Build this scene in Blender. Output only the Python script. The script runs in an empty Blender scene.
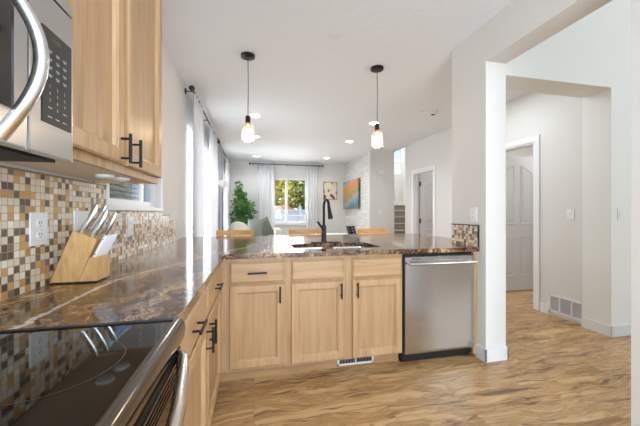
import bpy, bmesh, math, random
from mathutils import Vector, Matrix
random.seed(7)
S = bpy.context.scene
COL = S.collection
PI = math.pi

# ------------------------------------------------------------------ camera, world, lights
YAW = math.atan(66 / 298.0)
cam = bpy.data.cameras.new('camera'); cam.lens = 298.0 / 640 * 36; cam.sensor_width = 36; cam.clip_start = 0.02
camo = bpy.data.objects.new('camera', cam); COL.objects.link(camo)
camo.location = (0, 0, 1.19); camo.rotation_euler = (PI / 2, 0, -YAW)
S.camera = camo
S.view_settings.view_transform = 'Standard'; S.view_settings.look = 'None'
S.view_settings.gamma = 1; S.view_settings.use_curve_mapping = False
S.view_settings.exposure = 1.15

W = bpy.data.worlds.new('world'); S.world = W; W.use_nodes = True
wn = W.node_tree; wn.nodes.clear()
wo = wn.nodes.new('ShaderNodeOutputWorld'); wb = wn.nodes.new('ShaderNodeBackground')
wt = wn.nodes.new('ShaderNodeTexCoord'); ws = wn.nodes.new('ShaderNodeSeparateXYZ'); wr = wn.nodes.new('ShaderNodeValToRGB')
wr.color_ramp.elements[0].position = 0.0; wr.color_ramp.elements[0].color = (.85, .90, .98, 1)
wr.color_ramp.elements[1].position = 0.22; wr.color_ramp.elements[1].color = (.30, .47, .78, 1)
wn.links.new(wt.outputs['Generated'], ws.inputs[0]); wn.links.new(ws.outputs['Z'], wr.inputs[0])
wn.links.new(wr.outputs[0], wb.inputs[0]); wb.inputs[1].default_value = 1.0
wn.links.new(wb.outputs[0], wo.inputs[0])

def area(name, loc, rot, sx, sy, power, color=(1, 1, 1)):
    l = bpy.data.lights.new(name, 'AREA'); l.shape = 'RECTANGLE'; l.size = sx; l.size_y = sy
    l.energy = power; l.color = color
    o = bpy.data.objects.new(name, l); COL.objects.link(o); o.location = loc; o.rotation_euler = rot
    return o
sun = bpy.data.lights.new('sun', 'SUN'); sun.energy = 3.0; sun.angle = .02; sun.color = (1, .95, .86)
suno = bpy.data.objects.new('sun', sun); COL.objects.link(suno)
suno.rotation_euler = Vector((-.12, .45, -.85)).to_track_quat('-Z', 'Y').to_euler()
# daylight through the windows of the great room (left wall, back wall), tall entry windows; plus added fill lights out of view
area('daylight_side_window', (-.86, 4.85, 1.25), (0, -PI / 2, 0), 1.9, 1.9, 36, (.84, .92, 1))
area('daylight_side_window', (-.86, 7.5, 1.25), (0, -PI / 2, 0), 1.9, 1.9, 36, (.84, .92, 1))
area('daylight_back_window', (1.03, 8.98, 1.5), (-PI / 2, 0, 0), .9, 1.2, 14, (1, 1, 1))
area('kitchen_rear_fill', (.6, -2.35, 1.30), (PI / 2 + .38, 0, 0), 2.4, 2.0, 84, (.72, .865, 1))  # added fill behind the camera, tilted up to brighten the ceiling; no window here
area('kitchen_overhead_fill', (.55, -.6, 2.69), (0, 0, 0), 1.3, 1.3, 8, (.80, .90, 1))  # unseen overhead fill added behind the camera, not a known fixture
area('daylight_entry_window', (5.0, -2.35, 2.6), (PI / 2, 0, 0), 2.6, 3.2, 50, (.84, .925, 1))
area('stairwell_ceiling_light', (4.2, 8.0, 4.25), (0, 0, 0), 1.0, 1.4, 22, (1, 1, 1))
area('hall_fill', (2.55, 3.2, 2.69), (0, 0, 0), .7, .7, 7, (.86, .93, 1))  # added fill hidden behind the pillar wall, brightens the hall
area('bedroom_light', (4.6, 3.3, 2.6), (0, 0, 0), .5, .5, 7, (1, .98, .97))
area('den_light', (4.6, 5.3, 2.6), (0, 0, 0), .5, .5, 6, (1, .98, .97))

# ------------------------------------------------------------------ materials
def lin(c):
    return tuple(((x / 255) / 12.92 if x / 255 <= .04045 else ((x / 255 + .055) / 1.055) ** 2.4) for x in c) + (1,)

class N:
    def __init__(s, name):
        s.m = bpy.data.materials.new(name); s.m.use_nodes = True; s.t = s.m.node_tree; s.t.nodes.clear()
        s.out = s.new('ShaderNodeOutputMaterial'); s.p = s.new('ShaderNodeBsdfPrincipled'); s.link(s.p.outputs[0], s.out.inputs[0])
    def new(s, k, **kw):
        n = s.t.nodes.new(k)
        for a, b in kw.items(): setattr(n, a, b)
        return n
    def link(s, a, b): s.t.links.new(a, b)
    def pos(s): return s.new('ShaderNodeNewGeometry').outputs['Position']
    def obj(s): return s.new('ShaderNodeTexCoord').outputs['Object']
    def _in(s, sock, v):
        if isinstance(v, bpy.types.NodeSocket): s.link(v, sock)
        elif v is not None: sock.default_value = v
    def math(s, op, a, b=None, c=None, clamp=False):
        n = s.new('ShaderNodeMath', operation=op, use_clamp=clamp); s._in(n.inputs[0], a)
        if b is not None: s._in(n.inputs[1], b)
        if c is not None: s._in(n.inputs[2], c)
        return n.outputs[0]
    def vm(s, op, a, b):
        n = s.new('ShaderNodeVectorMath', operation=op); s._in(n.inputs[0], a); s._in(n.inputs[1], b); return n.outputs[0]
    def scale(s, v, f): return s.vm('MULTIPLY', v, f)
    def noise(s, v, sc, detail=3, rough=.5, dist=0.):
        n = s.new('ShaderNodeTexNoise'); s._in(n.inputs['Vector'], v); n.inputs['Scale'].default_value = sc
        n.inputs['Detail'].default_value = detail; n.inputs['Roughness'].default_value = rough; n.inputs['Distortion'].default_value = dist
        return n
    def ramp(s, f, stops, interp='LINEAR'):
        n = s.new('ShaderNodeValToRGB'); e = n.color_ramp; e.interpolation = interp
        while len(e.elements) < len(stops): e.elements.new(.5)
        for el, (p, c) in zip(e.elements, stops): el.position = p; el.color = c if len(c) == 4 else lin(c)
        s._in(n.inputs[0], f); return n.outputs[0]
    def mix(s, f, a, b, bt='MIX'):
        n = s.new('ShaderNodeMix', data_type='RGBA', blend_type=bt); s._in(n.inputs[0], f); s._in(n.inputs[6], a); s._in(n.inputs[7], b); return n.outputs[2]
    def sep(s, v): n = s.new('ShaderNodeSeparateXYZ'); s._in(n.inputs[0], v); return n.outputs
    def comb(s, x, y, z):
        n = s.new('ShaderNodeCombineXYZ'); s._in(n.inputs[0], x); s._in(n.inputs[1], y); s._in(n.inputs[2], z); return n.outputs[0]
    def bump(s, h, strength=.3, dist=.002):
        n = s.new('ShaderNodeBump'); n.inputs['Strength'].default_value = strength; n.inputs['Distance'].default_value = dist
        s._in(n.inputs['Height'], h); s.link(n.outputs[0], s.p.inputs['Normal'])
    def set(s, color=None, rough=None, metal=None, spec=None, **kw):
        if color is not None: s._in(s.p.inputs['Base Color'], color)
        if rough is not None: s._in(s.p.inputs['Roughness'], rough)
        if metal is not None: s._in(s.p.inputs['Metallic'], metal)
        if spec is not None: s._in(s.p.inputs['Specular IOR Level'], spec)
        for k, v in kw.items(): s._in(s.p.inputs[k], v)
        return s.m

def plain(name, c, rough=.5, metal=0., var=.04, sc=30, spec=.5, bump=0, **kw):
    n = N(name); nz = n.noise(n.obj(), sc, 3)
    a = lin(c); f = nz.outputs[0]
    c1 = tuple(min(1, x * (1 - var)) for x in a[:3]) + (1,); c2 = tuple(min(1, x * (1 + var)) for x in a[:3]) + (1,)
    if bump: n.bump(f, bump, .002)
    return n.set(n.mix(f, c1, c2), rough, metal, spec, **kw)

def wall_mat(name, c):
    n = N(name); p = n.pos(); nz = n.noise(p, 55, 3, .6)
    n.bump(nz.outputs[0], .12, .003)
    big = n.noise(p, 1.5, 2)
    a = lin(c); return n.set(n.mix(big.outputs[0], tuple(x * .985 for x in a[:3]) + (1,), a), .75, spec=.2)
M = {}
M['wall'] = wall_mat('greige wall paint', (228, 225, 221))
M['wall_great'] = wall_mat('great room wall paint', (222, 221, 217))
M['wall_bright'] = wall_mat('entry wall paint', (236, 237, 233))
def ceil_mat():
    n = N('textured ceiling paint'); p = n.pos()
    nz = n.noise(p, 9, 4, .6, 1.2); r = n.ramp(nz.outputs[0], [(.42, (0, 0, 0, 1)), (.56, (1, 1, 1, 1))])
    n.bump(r, .25, .004)
    return n.set(lin((236, 240, 244)), .7, spec=.25)
M['ceiling'] = ceil_mat()
M['trim'] = plain('white trim paint', (232, 232, 232), .35, var=.01)
M['door'] = plain('door paint', (214, 213, 214), .4, var=.01)
M['plastic'] = plain('white plastic', (235, 235, 235), .35, var=.01)
M['outlet_dark'] = plain('socket slot', (70, 70, 70), .5)
M['black'] = plain('matte black metal', (24, 23, 23), .38, .3, var=.1)
M['dark'] = plain('black recess', (12, 12, 12), .6)
M['bronze'] = plain('dark bronze rod', (58, 50, 46), .4, .6)
M['rubber'] = plain('black rubber', (20, 20, 20), .7)
M['gap'] = plain('dark seam', (45, 32, 22), .8)

def steel(name, axis, c=(196, 196, 197), r0=.2):
    n = N(name); sc = [260., 260., 260.]; sc[axis] = 1.5
    nz = n.noise(n.scale(n.pos(), tuple(sc)), 1, 2)
    rr = n.math('MULTIPLY_ADD', nz.outputs[0], .05, r0)
    return n.set(n.mix(nz.outputs[0], lin(tuple(x - 3 for x in c)), lin(tuple(min(255, x + 3) for x in c))), rr, 1.0)
M['steel_x'] = steel('brushed stainless', 0)
M['steel_y'] = steel('brushed stainless', 1)
M['steel_h'] = steel('polished steel handle', 2, (214, 213, 211), .16)
M['steel_dark'] = steel('dark polished steel', 1, (120, 114, 108), .10)
M['steel_v'] = steel('brushed steel', 2, (188, 186, 183), .26)

def maple(name, axis, tint=0):
    n = N(name); sc = [26., 26., 26.]; sc[axis] = 1.6
    p = n.pos(); q = n.scale(p, tuple(sc))
    g = n.noise(q, 1, 5, .62, .6); fine = n.noise(n.scale(p, tuple(160. if i != axis else 5. for i in range(3))), 1, 3, .6)
    blot = n.noise(p, 3.2, 3)
    c = n.ramp(g.outputs[0], [(.28, (166 + tint, 124 + tint, 84 + tint)), (.5, (192 + tint, 152 + tint, 110 + tint)), (.75, (206 + tint, 169 + tint, 129 + tint))])
    c = n.mix(n.math('MULTIPLY', fine.outputs[0], .28), c, lin((166, 126, 84)))
    c = n.mix(n.math('MULTIPLY', blot.outputs[0], .22), c, lin((228, 202, 166)))
    n.bump(fine.outputs[0], .05, .001)
    return n.set(c, .36, spec=.45)
M['maple_v'] = maple('maple vertical grain', 2)
M['maple_panel'] = maple('maple panel', 2, -10)
M['maple_frame'] = maple('maple face frame', 2, -8)
M['maple_x'] = maple('maple grain along counter', 0)
M['maple_y'] = maple('maple grain along wall', 1)
M['melamine'] = plain('cream cabinet underside', (226, 208, 184), .5, var=.02)
M['maple_lo'] = maple('maple toe board', 0, -18)

def bamboo():
    n = N('bamboo'); o = n.obj(); z = n.sep(o)
    r = n.math('FRACT', n.math('MULTIPLY', n.math('ADD', z[1], n.math('MULTIPLY', z[0], .0)), 28.))
    g = n.noise(n.scale(o, (40, 90, 9)), 1, 3, .6)
    c = n.ramp(g.outputs[0], [(.3, (196, 148, 92)), (.6, (222, 178, 122)), (.8, (230, 190, 138))])
    return n.set(c, .38)
M['bamboo'] = bamboo()
def oak_orange():
    n = N('honey oak'); g = n.noise(n.scale(n.obj(), (5, 60, 60)), 1, 4, .6)
    return n.set(n.ramp(g.outputs[0], [(.3, (204, 144, 76)), (.6, (226, 172, 100)), (.8, (234, 186, 120))]), .4)
M['oak'] = oak_orange()
M['cane'] = plain('pale woven seat', (214, 190, 152), .7, var=.2, sc=120)

def floor_mat():
    n = N('laminate planks'); p = n.pos(); s = n.sep(p)
    b = n.new('ShaderNodeTexBrick'); b.offset = .37; b.offset_frequency = 2; b.squash = 1
    n.link(p, b.inputs['Vector']); b.inputs['Scale'].default_value = 1; b.inputs['Brick Width'].default_value = 1.28
    b.inputs['Row Height'].default_value = .19; b.inputs['Mortar Size'].default_value = .0016; b.inputs['Mortar Smooth'].default_value = .4
    b.inputs['Color1'].default_value = (0, 0, 0, 1); b.inputs['Color2'].default_value = (1, 1, 1, 1); b.inputs['Mortar'].default_value = (.5, .5, .5, 1)
    rnd = n.sep(b.outputs['Color'])[0]
    off = n.comb(n.math('MULTIPLY', rnd, 7.), n.math('MULTIPLY', rnd, 3.), n.math('MULTIPLY', rnd, 11.))
    wob = n.vm('MULTIPLY', n.vm('SUBTRACT', n.noise(n.vm('ADD', n.scale(p, (2.2, 3.5, 1.)), off), 1., 2, .5).outputs['Color'], (.5, .5, .5)), (.0, .22, 0.))
    pw = n.vm('ADD', p, wob)
    a = n.noise(n.vm('ADD', n.scale(pw, (1.3, 11., 1.)), off), 1., 4, .6, .5)
    base = n.ramp(a.outputs[0], [(.28, (110, 78, 44)), (.38, (164, 122, 74)), (.45, (204, 162, 108)), (.51, (168, 126, 80)), (.57, (212, 170, 116)), (.66, (222, 184, 134)), (.8, (188, 146, 96))])
    k = n.noise(n.vm('ADD', n.scale(pw, (2.4, 30., 1.)), off), 1., 4, .6, .4)
    st = n.ramp(k.outputs[0], [(.575, (0, 0, 0, 1)), (.625, (1, 1, 1, 1))])
    base = n.mix(n.math('MULTIPLY', n.sep(st)[0], .8), base, lin((72, 50, 32)))
    w = n.noise(n.vm('ADD', n.scale(pw, (1.1, 5.5, 1.)), off), 1.2, 2, .5, .6)
    con = n.math('ABSOLUTE', n.math('SINE', n.math('MULTIPLY', w.outputs[0], 70.)))
    ln = n.ramp(con, [(0., (1, 1, 1, 1)), (.25, (0, 0, 0, 1))])
    base = n.mix(n.math('MULTIPLY', n.sep(ln)[0], .26), base, lin((112, 82, 54)))
    kn = n.noise(n.vm('ADD', n.scale(p, (5., 14., 1.)), off), 1., 2, .5, 1.)
    base = n.mix(n.math('MULTIPLY', n.sep(n.ramp(kn.outputs[0], [(.70, (0, 0, 0, 1)), (.78, (1, 1, 1, 1))]))[0], .7), base, lin((96, 66, 42)))
    f = n.noise(n.scale(p, (6, 170, 1)), 1, 3, .7)
    base = n.mix(n.math('MULTIPLY', f.outputs[0], .22), base, lin((146, 110, 76)))
    base = n.mix(n.math('MULTIPLY', rnd, .18), base, lin((216, 184, 146)))
    base = n.mix(n.math('MULTIPLY', b.outputs['Fac'], .5), base, lin((84, 58, 38)))
    n.bump(n.math('SUBTRACT', n.math('MULTIPLY', f.outputs[0], .15), b.outputs['Fac']), .15, .001)
    return n.set(base, n.math('MULTIPLY_ADD', f.outputs[0], .12, .22), spec=.45)
M['floor'] = floor_mat()

def granite():
    n = N('brown granite'); p = n.pos(); s = n.sep(p)
    wv = n.noise(p, 2.2, 4, .6); warp = n.vm('MULTIPLY', n.vm('SUBTRACT', wv.outputs['Color'], (.5, .5, .5)), (.5, .5, .3))
    q = n.vm('ADD', p, warp)
    dia = n.comb(n.math('MULTIPLY', s[1], -1.1), n.math('MULTIPLY', s[0], -.6), 0.)
    rot = n.vm('ADD', n.scale(q, (5.6, 1.7, 5.6)), dia)
    a = n.noise(rot, 1.5, 10, .70, .35)
    c = n.ramp(a.outputs[0], [(.30, (16, 11, 10)), (.40, (52, 30, 21)), (.435, (124, 80, 50)), (.455, (40, 24, 18)), (.49, (128, 86, 54)), (.515, (48, 30, 24)), (.55, (196, 150, 100)), (.575, (84, 58, 44)), (.62, (222, 190, 148)), (.70, (96, 72, 60))])
    b = n.noise(n.vm('ADD', n.scale(q, (14., 5., 14.)), dia), 1.6, 8, .75, .3)
    c = n.mix(n.sep(n.ramp(b.outputs[0], [(.53, (0, 0, 0, 1)), (.59, (.9, .9, .9, 1))]))[0], c, lin((34, 23, 20)))
    c = n.mix(n.sep(n.ramp(b.outputs[0], [(.36, (.8, .8, .8, 1)), (.42, (0, 0, 0, 1))]))[0], c, lin((186, 146, 104)))
    ct = n.math('ABSOLUTE', n.math('SUBTRACT', n.noise(n.scale(q, (1.3, .6, 1.3)), 6., 4, .6, .8).outputs[0], .5))
    c = n.mix(n.sep(n.ramp(ct, [(0., (.85, .85, .85, 1)), (.012, (0, 0, 0, 1))]))[0], c, lin((206, 158, 108)))
    sp = n.noise(p, 62., 5, .75)
    c = n.mix(n.sep(n.ramp(sp.outputs[0], [(.59, (0, 0, 0, 1)), (.65, (.8, .8, .8, 1))]))[0], c, lin((200, 186, 172)))
    c = n.mix(n.sep(n.ramp(sp.outputs[0], [(.36, (.9, .9, .9, 1)), (.42, (0, 0, 0, 1))]))[0], c, lin((24, 22, 26)))
    blu = n.noise(p, 34., 3, .6)
    c = n.mix(n.sep(n.ramp(blu.outputs[0], [(.62, (0, 0, 0, 1)), (.68, (.6, .6, .6, 1))]))[0], c, lin((112, 118, 134)))
    # one long quartz vein that follows the wall run, and a tan band beside it
    t = n.math('MAXIMUM', n.math('SUBTRACT', s[1], 1.35), 0.)
    path = n.math('SUBTRACT', n.math('MULTIPLY', n.math('POWER', t, 1.2), .42), .567)
    jit = n.math('MULTIPLY', n.math('SUBTRACT', n.noise(p, 16., 5, .7).outputs[0], .5), .06)
    d = n.math('SUBTRACT', n.math('ADD', s[0], jit), path)
    wid = n.math('MULTIPLY_ADD', n.noise(p, 45., 4, .7).outputs[0], .042, -.011)
    vein = n.math('SUBTRACT', 1., n.math('DIVIDE', n.math('ABSOLUTE', d), wid), clamp=True)
    topmask = n.math('GREATER_THAN', s[2], .905)
    vm_ = n.math('MULTIPLY', n.math('MULTIPLY', n.math('POWER', vein, .5), .8), topmask)
    band = n.math('SUBTRACT', 1., n.math('DIVIDE', n.math('ABSOLUTE', n.math('ADD', d, .035)), .05), clamp=True)
    bm_ = n.math('MULTIPLY', n.math('MULTIPLY', band, n.noise(n.scale(q, (30, 6, 1)), 1., 4, .7).outputs[0]), topmask)
    c = n.mix(n.math('MULTIPLY', bm_, .55), c, lin((196, 152, 96)))
    c = n.mix(vm_, c, lin((240, 228, 216)))
    return n.set(c, .11, spec=.4, IOR=1.5)
M['granite'] = granite()

def tile():
    n = N('mosaic tile'); s = n.sep(n.pos()); P = .0254
    gy = n.math('DIVIDE', s[1], P); gz = n.math('DIVIDE', n.math('SUBTRACT', s[2], .91), P)
    cell = n.comb(n.math('FLOOR', gy), n.math('FLOOR', gz), 0.)
    wn_ = n.new('ShaderNodeTexWhiteNoise', noise_dimensions='2D'); n.link(cell, wn_.inputs['Vector'])
    c = n.ramp(wn_.outputs['Value'], [(0., (86, 70, 58)), (.16, (232, 218, 194)), (.42, (214, 162, 94)), (.56, (232, 218, 194)), (.74, (200, 140, 66)), (.84, (110, 94, 80)), (.92, (244, 236, 222))], 'CONSTANT')
    mott = n.noise(n.pos(), 120., 4, .7)
    c = n.mix(n.math('MULTIPLY', mott.outputs[0], .22), c, n.mix(wn_.outputs['Value'], lin((150, 118, 84)), lin((230, 215, 190))))
    fy = n.math('FRACT', gy); fz = n.math('FRACT', gz)
    ey = n.math('MINIMUM', fy, n.math('SUBTRACT', 1., fy)); ez = n.math('MINIMUM', fz, n.math('SUBTRACT', 1., fz))
    e = n.math('MINIMUM', ey, ez)
    g = n.sep(n.ramp(e, [(.035, (1, 1, 1, 1)), (.06, (0, 0, 0, 1))]))[0]
    c = n.mix(g, c, lin((168, 156, 140)))
    n.bump(n.math('MULTIPLY', g, -1.), .5, .002)
    return n.set(c, n.math('MULTIPLY_ADD', g, .5, .28), spec=.5)
M['tile'] = tile()

def brick_paint():
    n = N('white painted brick'); s = n.sep(n.pos()); v = n.comb(s[1], s[2], 0.)
    b = n.new('ShaderNodeTexBrick'); n.link(v, b.inputs['Vector']); b.inputs['Scale'].default_value = 1
    b.inputs['Brick Width'].default_value = .30; b.inputs['Row Height'].default_value = .085; b.inputs['Mortar Size'].default_value = .006
    b.inputs['Color1'].default_value = lin((226, 226, 222)); b.inputs['Color2'].default_value = lin((208, 207, 202)); b.inputs['Mortar'].default_value = lin((200, 198, 192))
    nz = n.noise(n.pos(), 25, 4, .7)
    n.bump(n.math('ADD', n.math('MULTIPLY', b.outputs['Fac'], -1.), nz.outputs[0]), .7, .01)
    return n.set(b.outputs['Color'], .6)
M['brick'] = brick_paint()

def fabric(name, c, trans=.35):
    n = N(name); nz = n.noise(n.pos(), 300, 2)
    n.bump(nz.outputs[0], .1, .001); n.set(lin(c), .85, spec=.1)
    if trans:
        t = n.new('ShaderNodeBsdfTranslucent'); t.inputs[0].default_value = lin(c)
        m = n.new('ShaderNodeMixShader'); m.inputs[0].default_value = trans
        n.link(n.p.outputs[0], m.inputs[1]); n.link(t.outputs[0], m.inputs[2]); n.link(m.outputs[0], n.out.inputs[0])
    return n.m
M['curtain'] = fabric('white curtain linen', (240, 240, 241), .25)
M['curtain_grey'] = fabric('pale grey curtain', (184, 187, 194), .2)
M['upholstery'] = fabric('cream upholstery', (226, 222, 216), 0)
M['grey_cloth'] = plain('grey woven cloth', (128, 128, 122), .9, var=.35, sc=90)
M['green_cloth'] = plain('sage patterned cloth', (112, 118, 100), .9, var=.4, sc=60)
M['carpet_lo'] = plain('pale carpet nosing', (196, 190, 182), .95, var=.1, sc=90)
M['carpet'] = plain('grey brown stair carpet', (168, 158, 148), .95, var=.35, sc=90)
M['soil'] = plain('potting soil', (60, 44, 34), .9)
M['pot'] = plain('woven grey planter', (168, 160, 150), .7, var=.15, sc=60)
M['bark'] = plain('bark', (110, 86, 64), .8, var=.3, sc=20)

def leafy(name, cols, rough=.5):
    n = N(name); nz = n.noise(n.obj(), 7, 3, .7); nz2 = n.noise(n.obj(), 1.2, 2)
    c = n.ramp(n.math('MULTIPLY_ADD', nz2.outputs[0], .35, n.math('MULTIPLY', nz.outputs[0], .65)), [(.35, cols[0]), (.5, cols[1]), (.62, cols[2])])
    n.set(c, rough, spec=.3)
    t = n.new('ShaderNodeBsdfTranslucent'); n.link(c, t.inputs[0])
    m = n.new('ShaderNodeMixShader'); m.inputs[0].default_value = .3
    n.link(n.p.outputs[0], m.inputs[1]); n.link(t.outputs[0], m.inputs[2]); n.link(m.outputs[0], n.out.inputs[0])
    return n.m
M['ficus'] = leafy('house plant leaves', [(48, 84, 38), (84, 128, 60), (130, 170, 96)])
M['tree_yellow'] = leafy('yellow green autumn leaves', [(120, 128, 50), (196, 190, 86), (236, 222, 124)])
M['tree_green'] = leafy('green leaves', [(80, 104, 46), (146, 160, 72), (206, 204, 108)])
M['hedge'] = leafy('dark hedge leaves', [(36, 54, 42), (62, 88, 66), (100, 122, 98)])
M['grass'] = plain('lawn', (120, 130, 84), .9, var=.3)
M['vinyl'] = plain('white vinyl', (170, 173, 188), .5, var=.02)
M['siding'] = plain('pale house siding', (214, 214, 214), .7, var=.03)
M['terracotta'] = plain('terracotta shingles', (186, 122, 92), .8, var=.2)

def glass(name, gloss=.08, tint=(1, 1, 1, 1)):
    n = N(name); t = n.new('ShaderNodeBsdfTransparent'); t.inputs[0].default_value = tint
    g = n.new('ShaderNodeBsdfGlossy'); g.inputs['Roughness'].default_value = .02
    lw = n.new('ShaderNodeLayerWeight'); lw.inputs[0].default_value = .25
    f = n.math('MULTIPLY_ADD', lw.outputs['Fresnel'], .55, gloss * .3, clamp=True)
    m = n.new('ShaderNodeMixShader'); n.link(f, m.inputs[0]); n.link(t.outputs[0], m.inputs[1]); n.link(g.outputs[0], m.inputs[2])
    n.link(m.outputs[0], n.out.inputs[0]); return n.m
M['glass'] = glass('window glass', .05)
M['shade_glass'] = glass('clear lamp glass', .3, (.97, .96, .95, 1))
_t = M['shade_glass'].node_tree; _o = [x for x in _t.nodes if x.type == 'OUTPUT_MATERIAL'][0]; _src = _o.inputs[0].links[0].from_socket
_d = _t.nodes.new('ShaderNodeBsdfTranslucent'); _d.inputs[0].default_value = (.95, .93, .9, 1); _m = _t.nodes.new('ShaderNodeMixShader'); _m.inputs[0].default_value = .06
_t.links.new(_src, _m.inputs[1]); _t.links.new(_d.outputs[0], _m.inputs[2]); _t.links.new(_m.outputs[0], _o.inputs[0])
def black_glass(name, c=(14, 13, 13), r=.04, spec=.6):
    n = N(name); nz = n.noise(n.pos(), 40, 3); return n.set(lin(c), n.math('MULTIPLY_ADD', nz.outputs[0], .02, r), spec=spec)
M['cooktop'] = black_glass('black ceramic glass', (15, 13, 12), .03, .75)
M['mw_glass'] = black_glass('dark door glass', (20, 20, 21), .05, .9)
M['panel'] = black_glass('control panel', (44, 45, 42), .22, .4)
M['ring'] = plain('burner ring print', (92, 84, 76), .3)
def emit(name, c, s):
    n = N(name); return n.set(lin(c), .5, **{'Emission Color': lin(c), 'Emission Strength': s})
M['lamp_on'] = emit('lit lens', (255, 244, 228), 6)
M['bulb'] = emit('warm filament bulb', (255, 206, 150), 2.6)
M['led'] = emit('green display digits', (96, 110, 60), .3)
M['brass'] = plain('aged brass', (168, 124, 84), .35, .8)
M['milk'] = plain('frosted white glass', (238, 236, 230), .3, var=.01)
M['marking'] = plain('pale button print', (186, 188, 188), .5)
M['vent_dark'] = plain('vent shadow gap', (96, 98, 104), .8)

# painting on the brick wall : an autumn lake (object coords y,z)
def painting():
    n = N('autumn lake painting'); o = n.obj(); s = n.sep(o)
    nz = n.noise(o, 7, 5, .75, 1.)
    z = n.math('ADD', n.math('MULTIPLY_ADD', s[1], .22, s[2]), n.math('MULTIPLY', n.math('SUBTRACT', nz.outputs[0], .5), .5))
    c = n.ramp(z, [(.02, (84, 112, 130)), (.14, (128, 168, 196)), (.24, (196, 160, 120)), (.34, (150, 140, 110)), (.44, (186, 150, 96)), (.56, (206, 138, 76)), (.68, (216, 150, 92)), (.82, (150, 176, 190)), (.92, (96, 160, 210))])
    f = n.noise(n.scale(o, (1, 22, 14)), 1, 5, .8)
    c = n.mix(n.sep(n.ramp(f.outputs[0], [(.50, (0, 0, 0, 1)), (.60, (.75, .75, .75, 1))]))[0], c, lin((104, 100, 76)))
    return n.set(c, .5)
M['painting'] = painting()
def botanical():
    n = N('branch print'); o = n.obj(); v = n.new('ShaderNodeTexVoronoi'); n.link(n.scale(o, (7, 1, 6)), v.inputs['Vector']); v.inputs['Scale'].default_value = 1.3
    c = n.ramp(v.outputs['Distance'], [(.0, (66, 56, 52)), (.34, (96, 82, 74)), (.42, (210, 196, 172)), (.6, (222, 210, 188))])
    return n.set(c, .6)
M['botanical'] = botanical()
M['frame_wood'] = plain('thin wood frame', (150, 126, 100), .5)

# ------------------------------------------------------------------ mesh helpers
class B:
    def __init__(s): s.b = bmesh.new()
    def box(s, x0, x1, y0, y1, z0, z1, bev=0):
        t = bmesh.new(); bmesh.ops.create_cube(t, size=1)
        bmesh.ops.transform(t, matrix=Matrix.Translation(((x0 + x1) / 2, (y0 + y1) / 2, (z0 + z1) / 2)) @ Matrix.Diagonal((x1 - x0, y1 - y0, z1 - z0, 1)), verts=t.verts)
        if bev: bmesh.ops.bevel(t, geom=t.edges[:], offset=bev, segments=2, affect='EDGES', profile=.7)
        s.add(t); return s
    def add(s, t):
        me = bpy.data.meshes.new('t'); t.to_mesh(me); t.free(); s.b.from_mesh(me); bpy.data.meshes.remove(me)
    def tube(s, pts, r, seg=12, caps=True):
        pts = [Vector(p) for p in pts]; n = len(pts); rs = r if isinstance(r, (list, tuple)) else [r] * n
        rings = []; prev = None
        for i, p in enumerate(pts):
            d = (pts[min(i + 1, n - 1)] - pts[max(i - 1, 0)]).normalized()
            if prev is None:
                a = d.orthogonal().normalized()
            else:
                a = (prev - d * prev.dot(d)).normalized()
            prev = a; b = d.cross(a)
            rings.append([s.b.verts.new(p + (a * math.cos(2 * PI * k / seg) + b * math.sin(2 * PI * k / seg)) * rs[i]) for k in range(seg)])
        for i in range(n - 1):
            for k in range(seg):
                s.b.faces.new((rings[i][k], rings[i][(k + 1) % seg], rings[i + 1][(k + 1) % seg], rings[i + 1][k]))
        if caps:
            s.b.faces.new(rings[0][::-1]); s.b.faces.new(rings[-1])
        return s
    def lathe(s, c, prof, seg=24, close=True):
        rings = []
        for r, z in prof:
            rings.append([s.b.verts.new((c[0] + r * math.cos(2 * PI * k / seg), c[1] + r * math.sin(2 * PI * k / seg), c[2] + z)) for k in range(seg)])
        for i in range(len(rings) - 1):
            for k in range(seg): s.b.faces.new((rings[i][k], rings[i][(k + 1) % seg], rings[i + 1][(k + 1) % seg], rings[i + 1][k]))
        if close:
            s.b.faces.new(rings[0][::-1]); s.b.faces.new(rings[-1])
        return s
    def prism(s, poly, axis, lo, hi, bev=0):
        t = bmesh.new()
        def mk(p, q):
            return {0: (q, p[0], p[1]), 1: (p[0], q, p[1]), 2: (p[0], p[1], q)}[axis]
        a = [t.verts.new(mk(p, lo)) for p in poly]; b = [t.verts.new(mk(p, hi)) for p in poly]
        t.faces.new(a); t.faces.new(b[::-1])
        for i in range(len(poly)):
            j = (i + 1) % len(poly); t.faces.new((a[i], b[i], b[j], a[j]))
        bmesh.ops.recalc_face_normals(t, faces=t.faces)
        if bev: bmesh.ops.bevel(t, geom=t.edges[:], offset=bev, segments=2, affect='EDGES')
        s.add(t); return s
    def rings(s, rg, cap=True):
        vs = [[s.b.verts.new(p) for p in r] for r in rg]
        for a, b in zip(vs, vs[1:]):
            for k in range(len(a)): s.b.faces.new((a[k], a[(k + 1) % len(a)], b[(k + 1) % len(a)], b[k]))
        if cap: s.b.faces.new(vs[-1])
        return s

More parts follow.
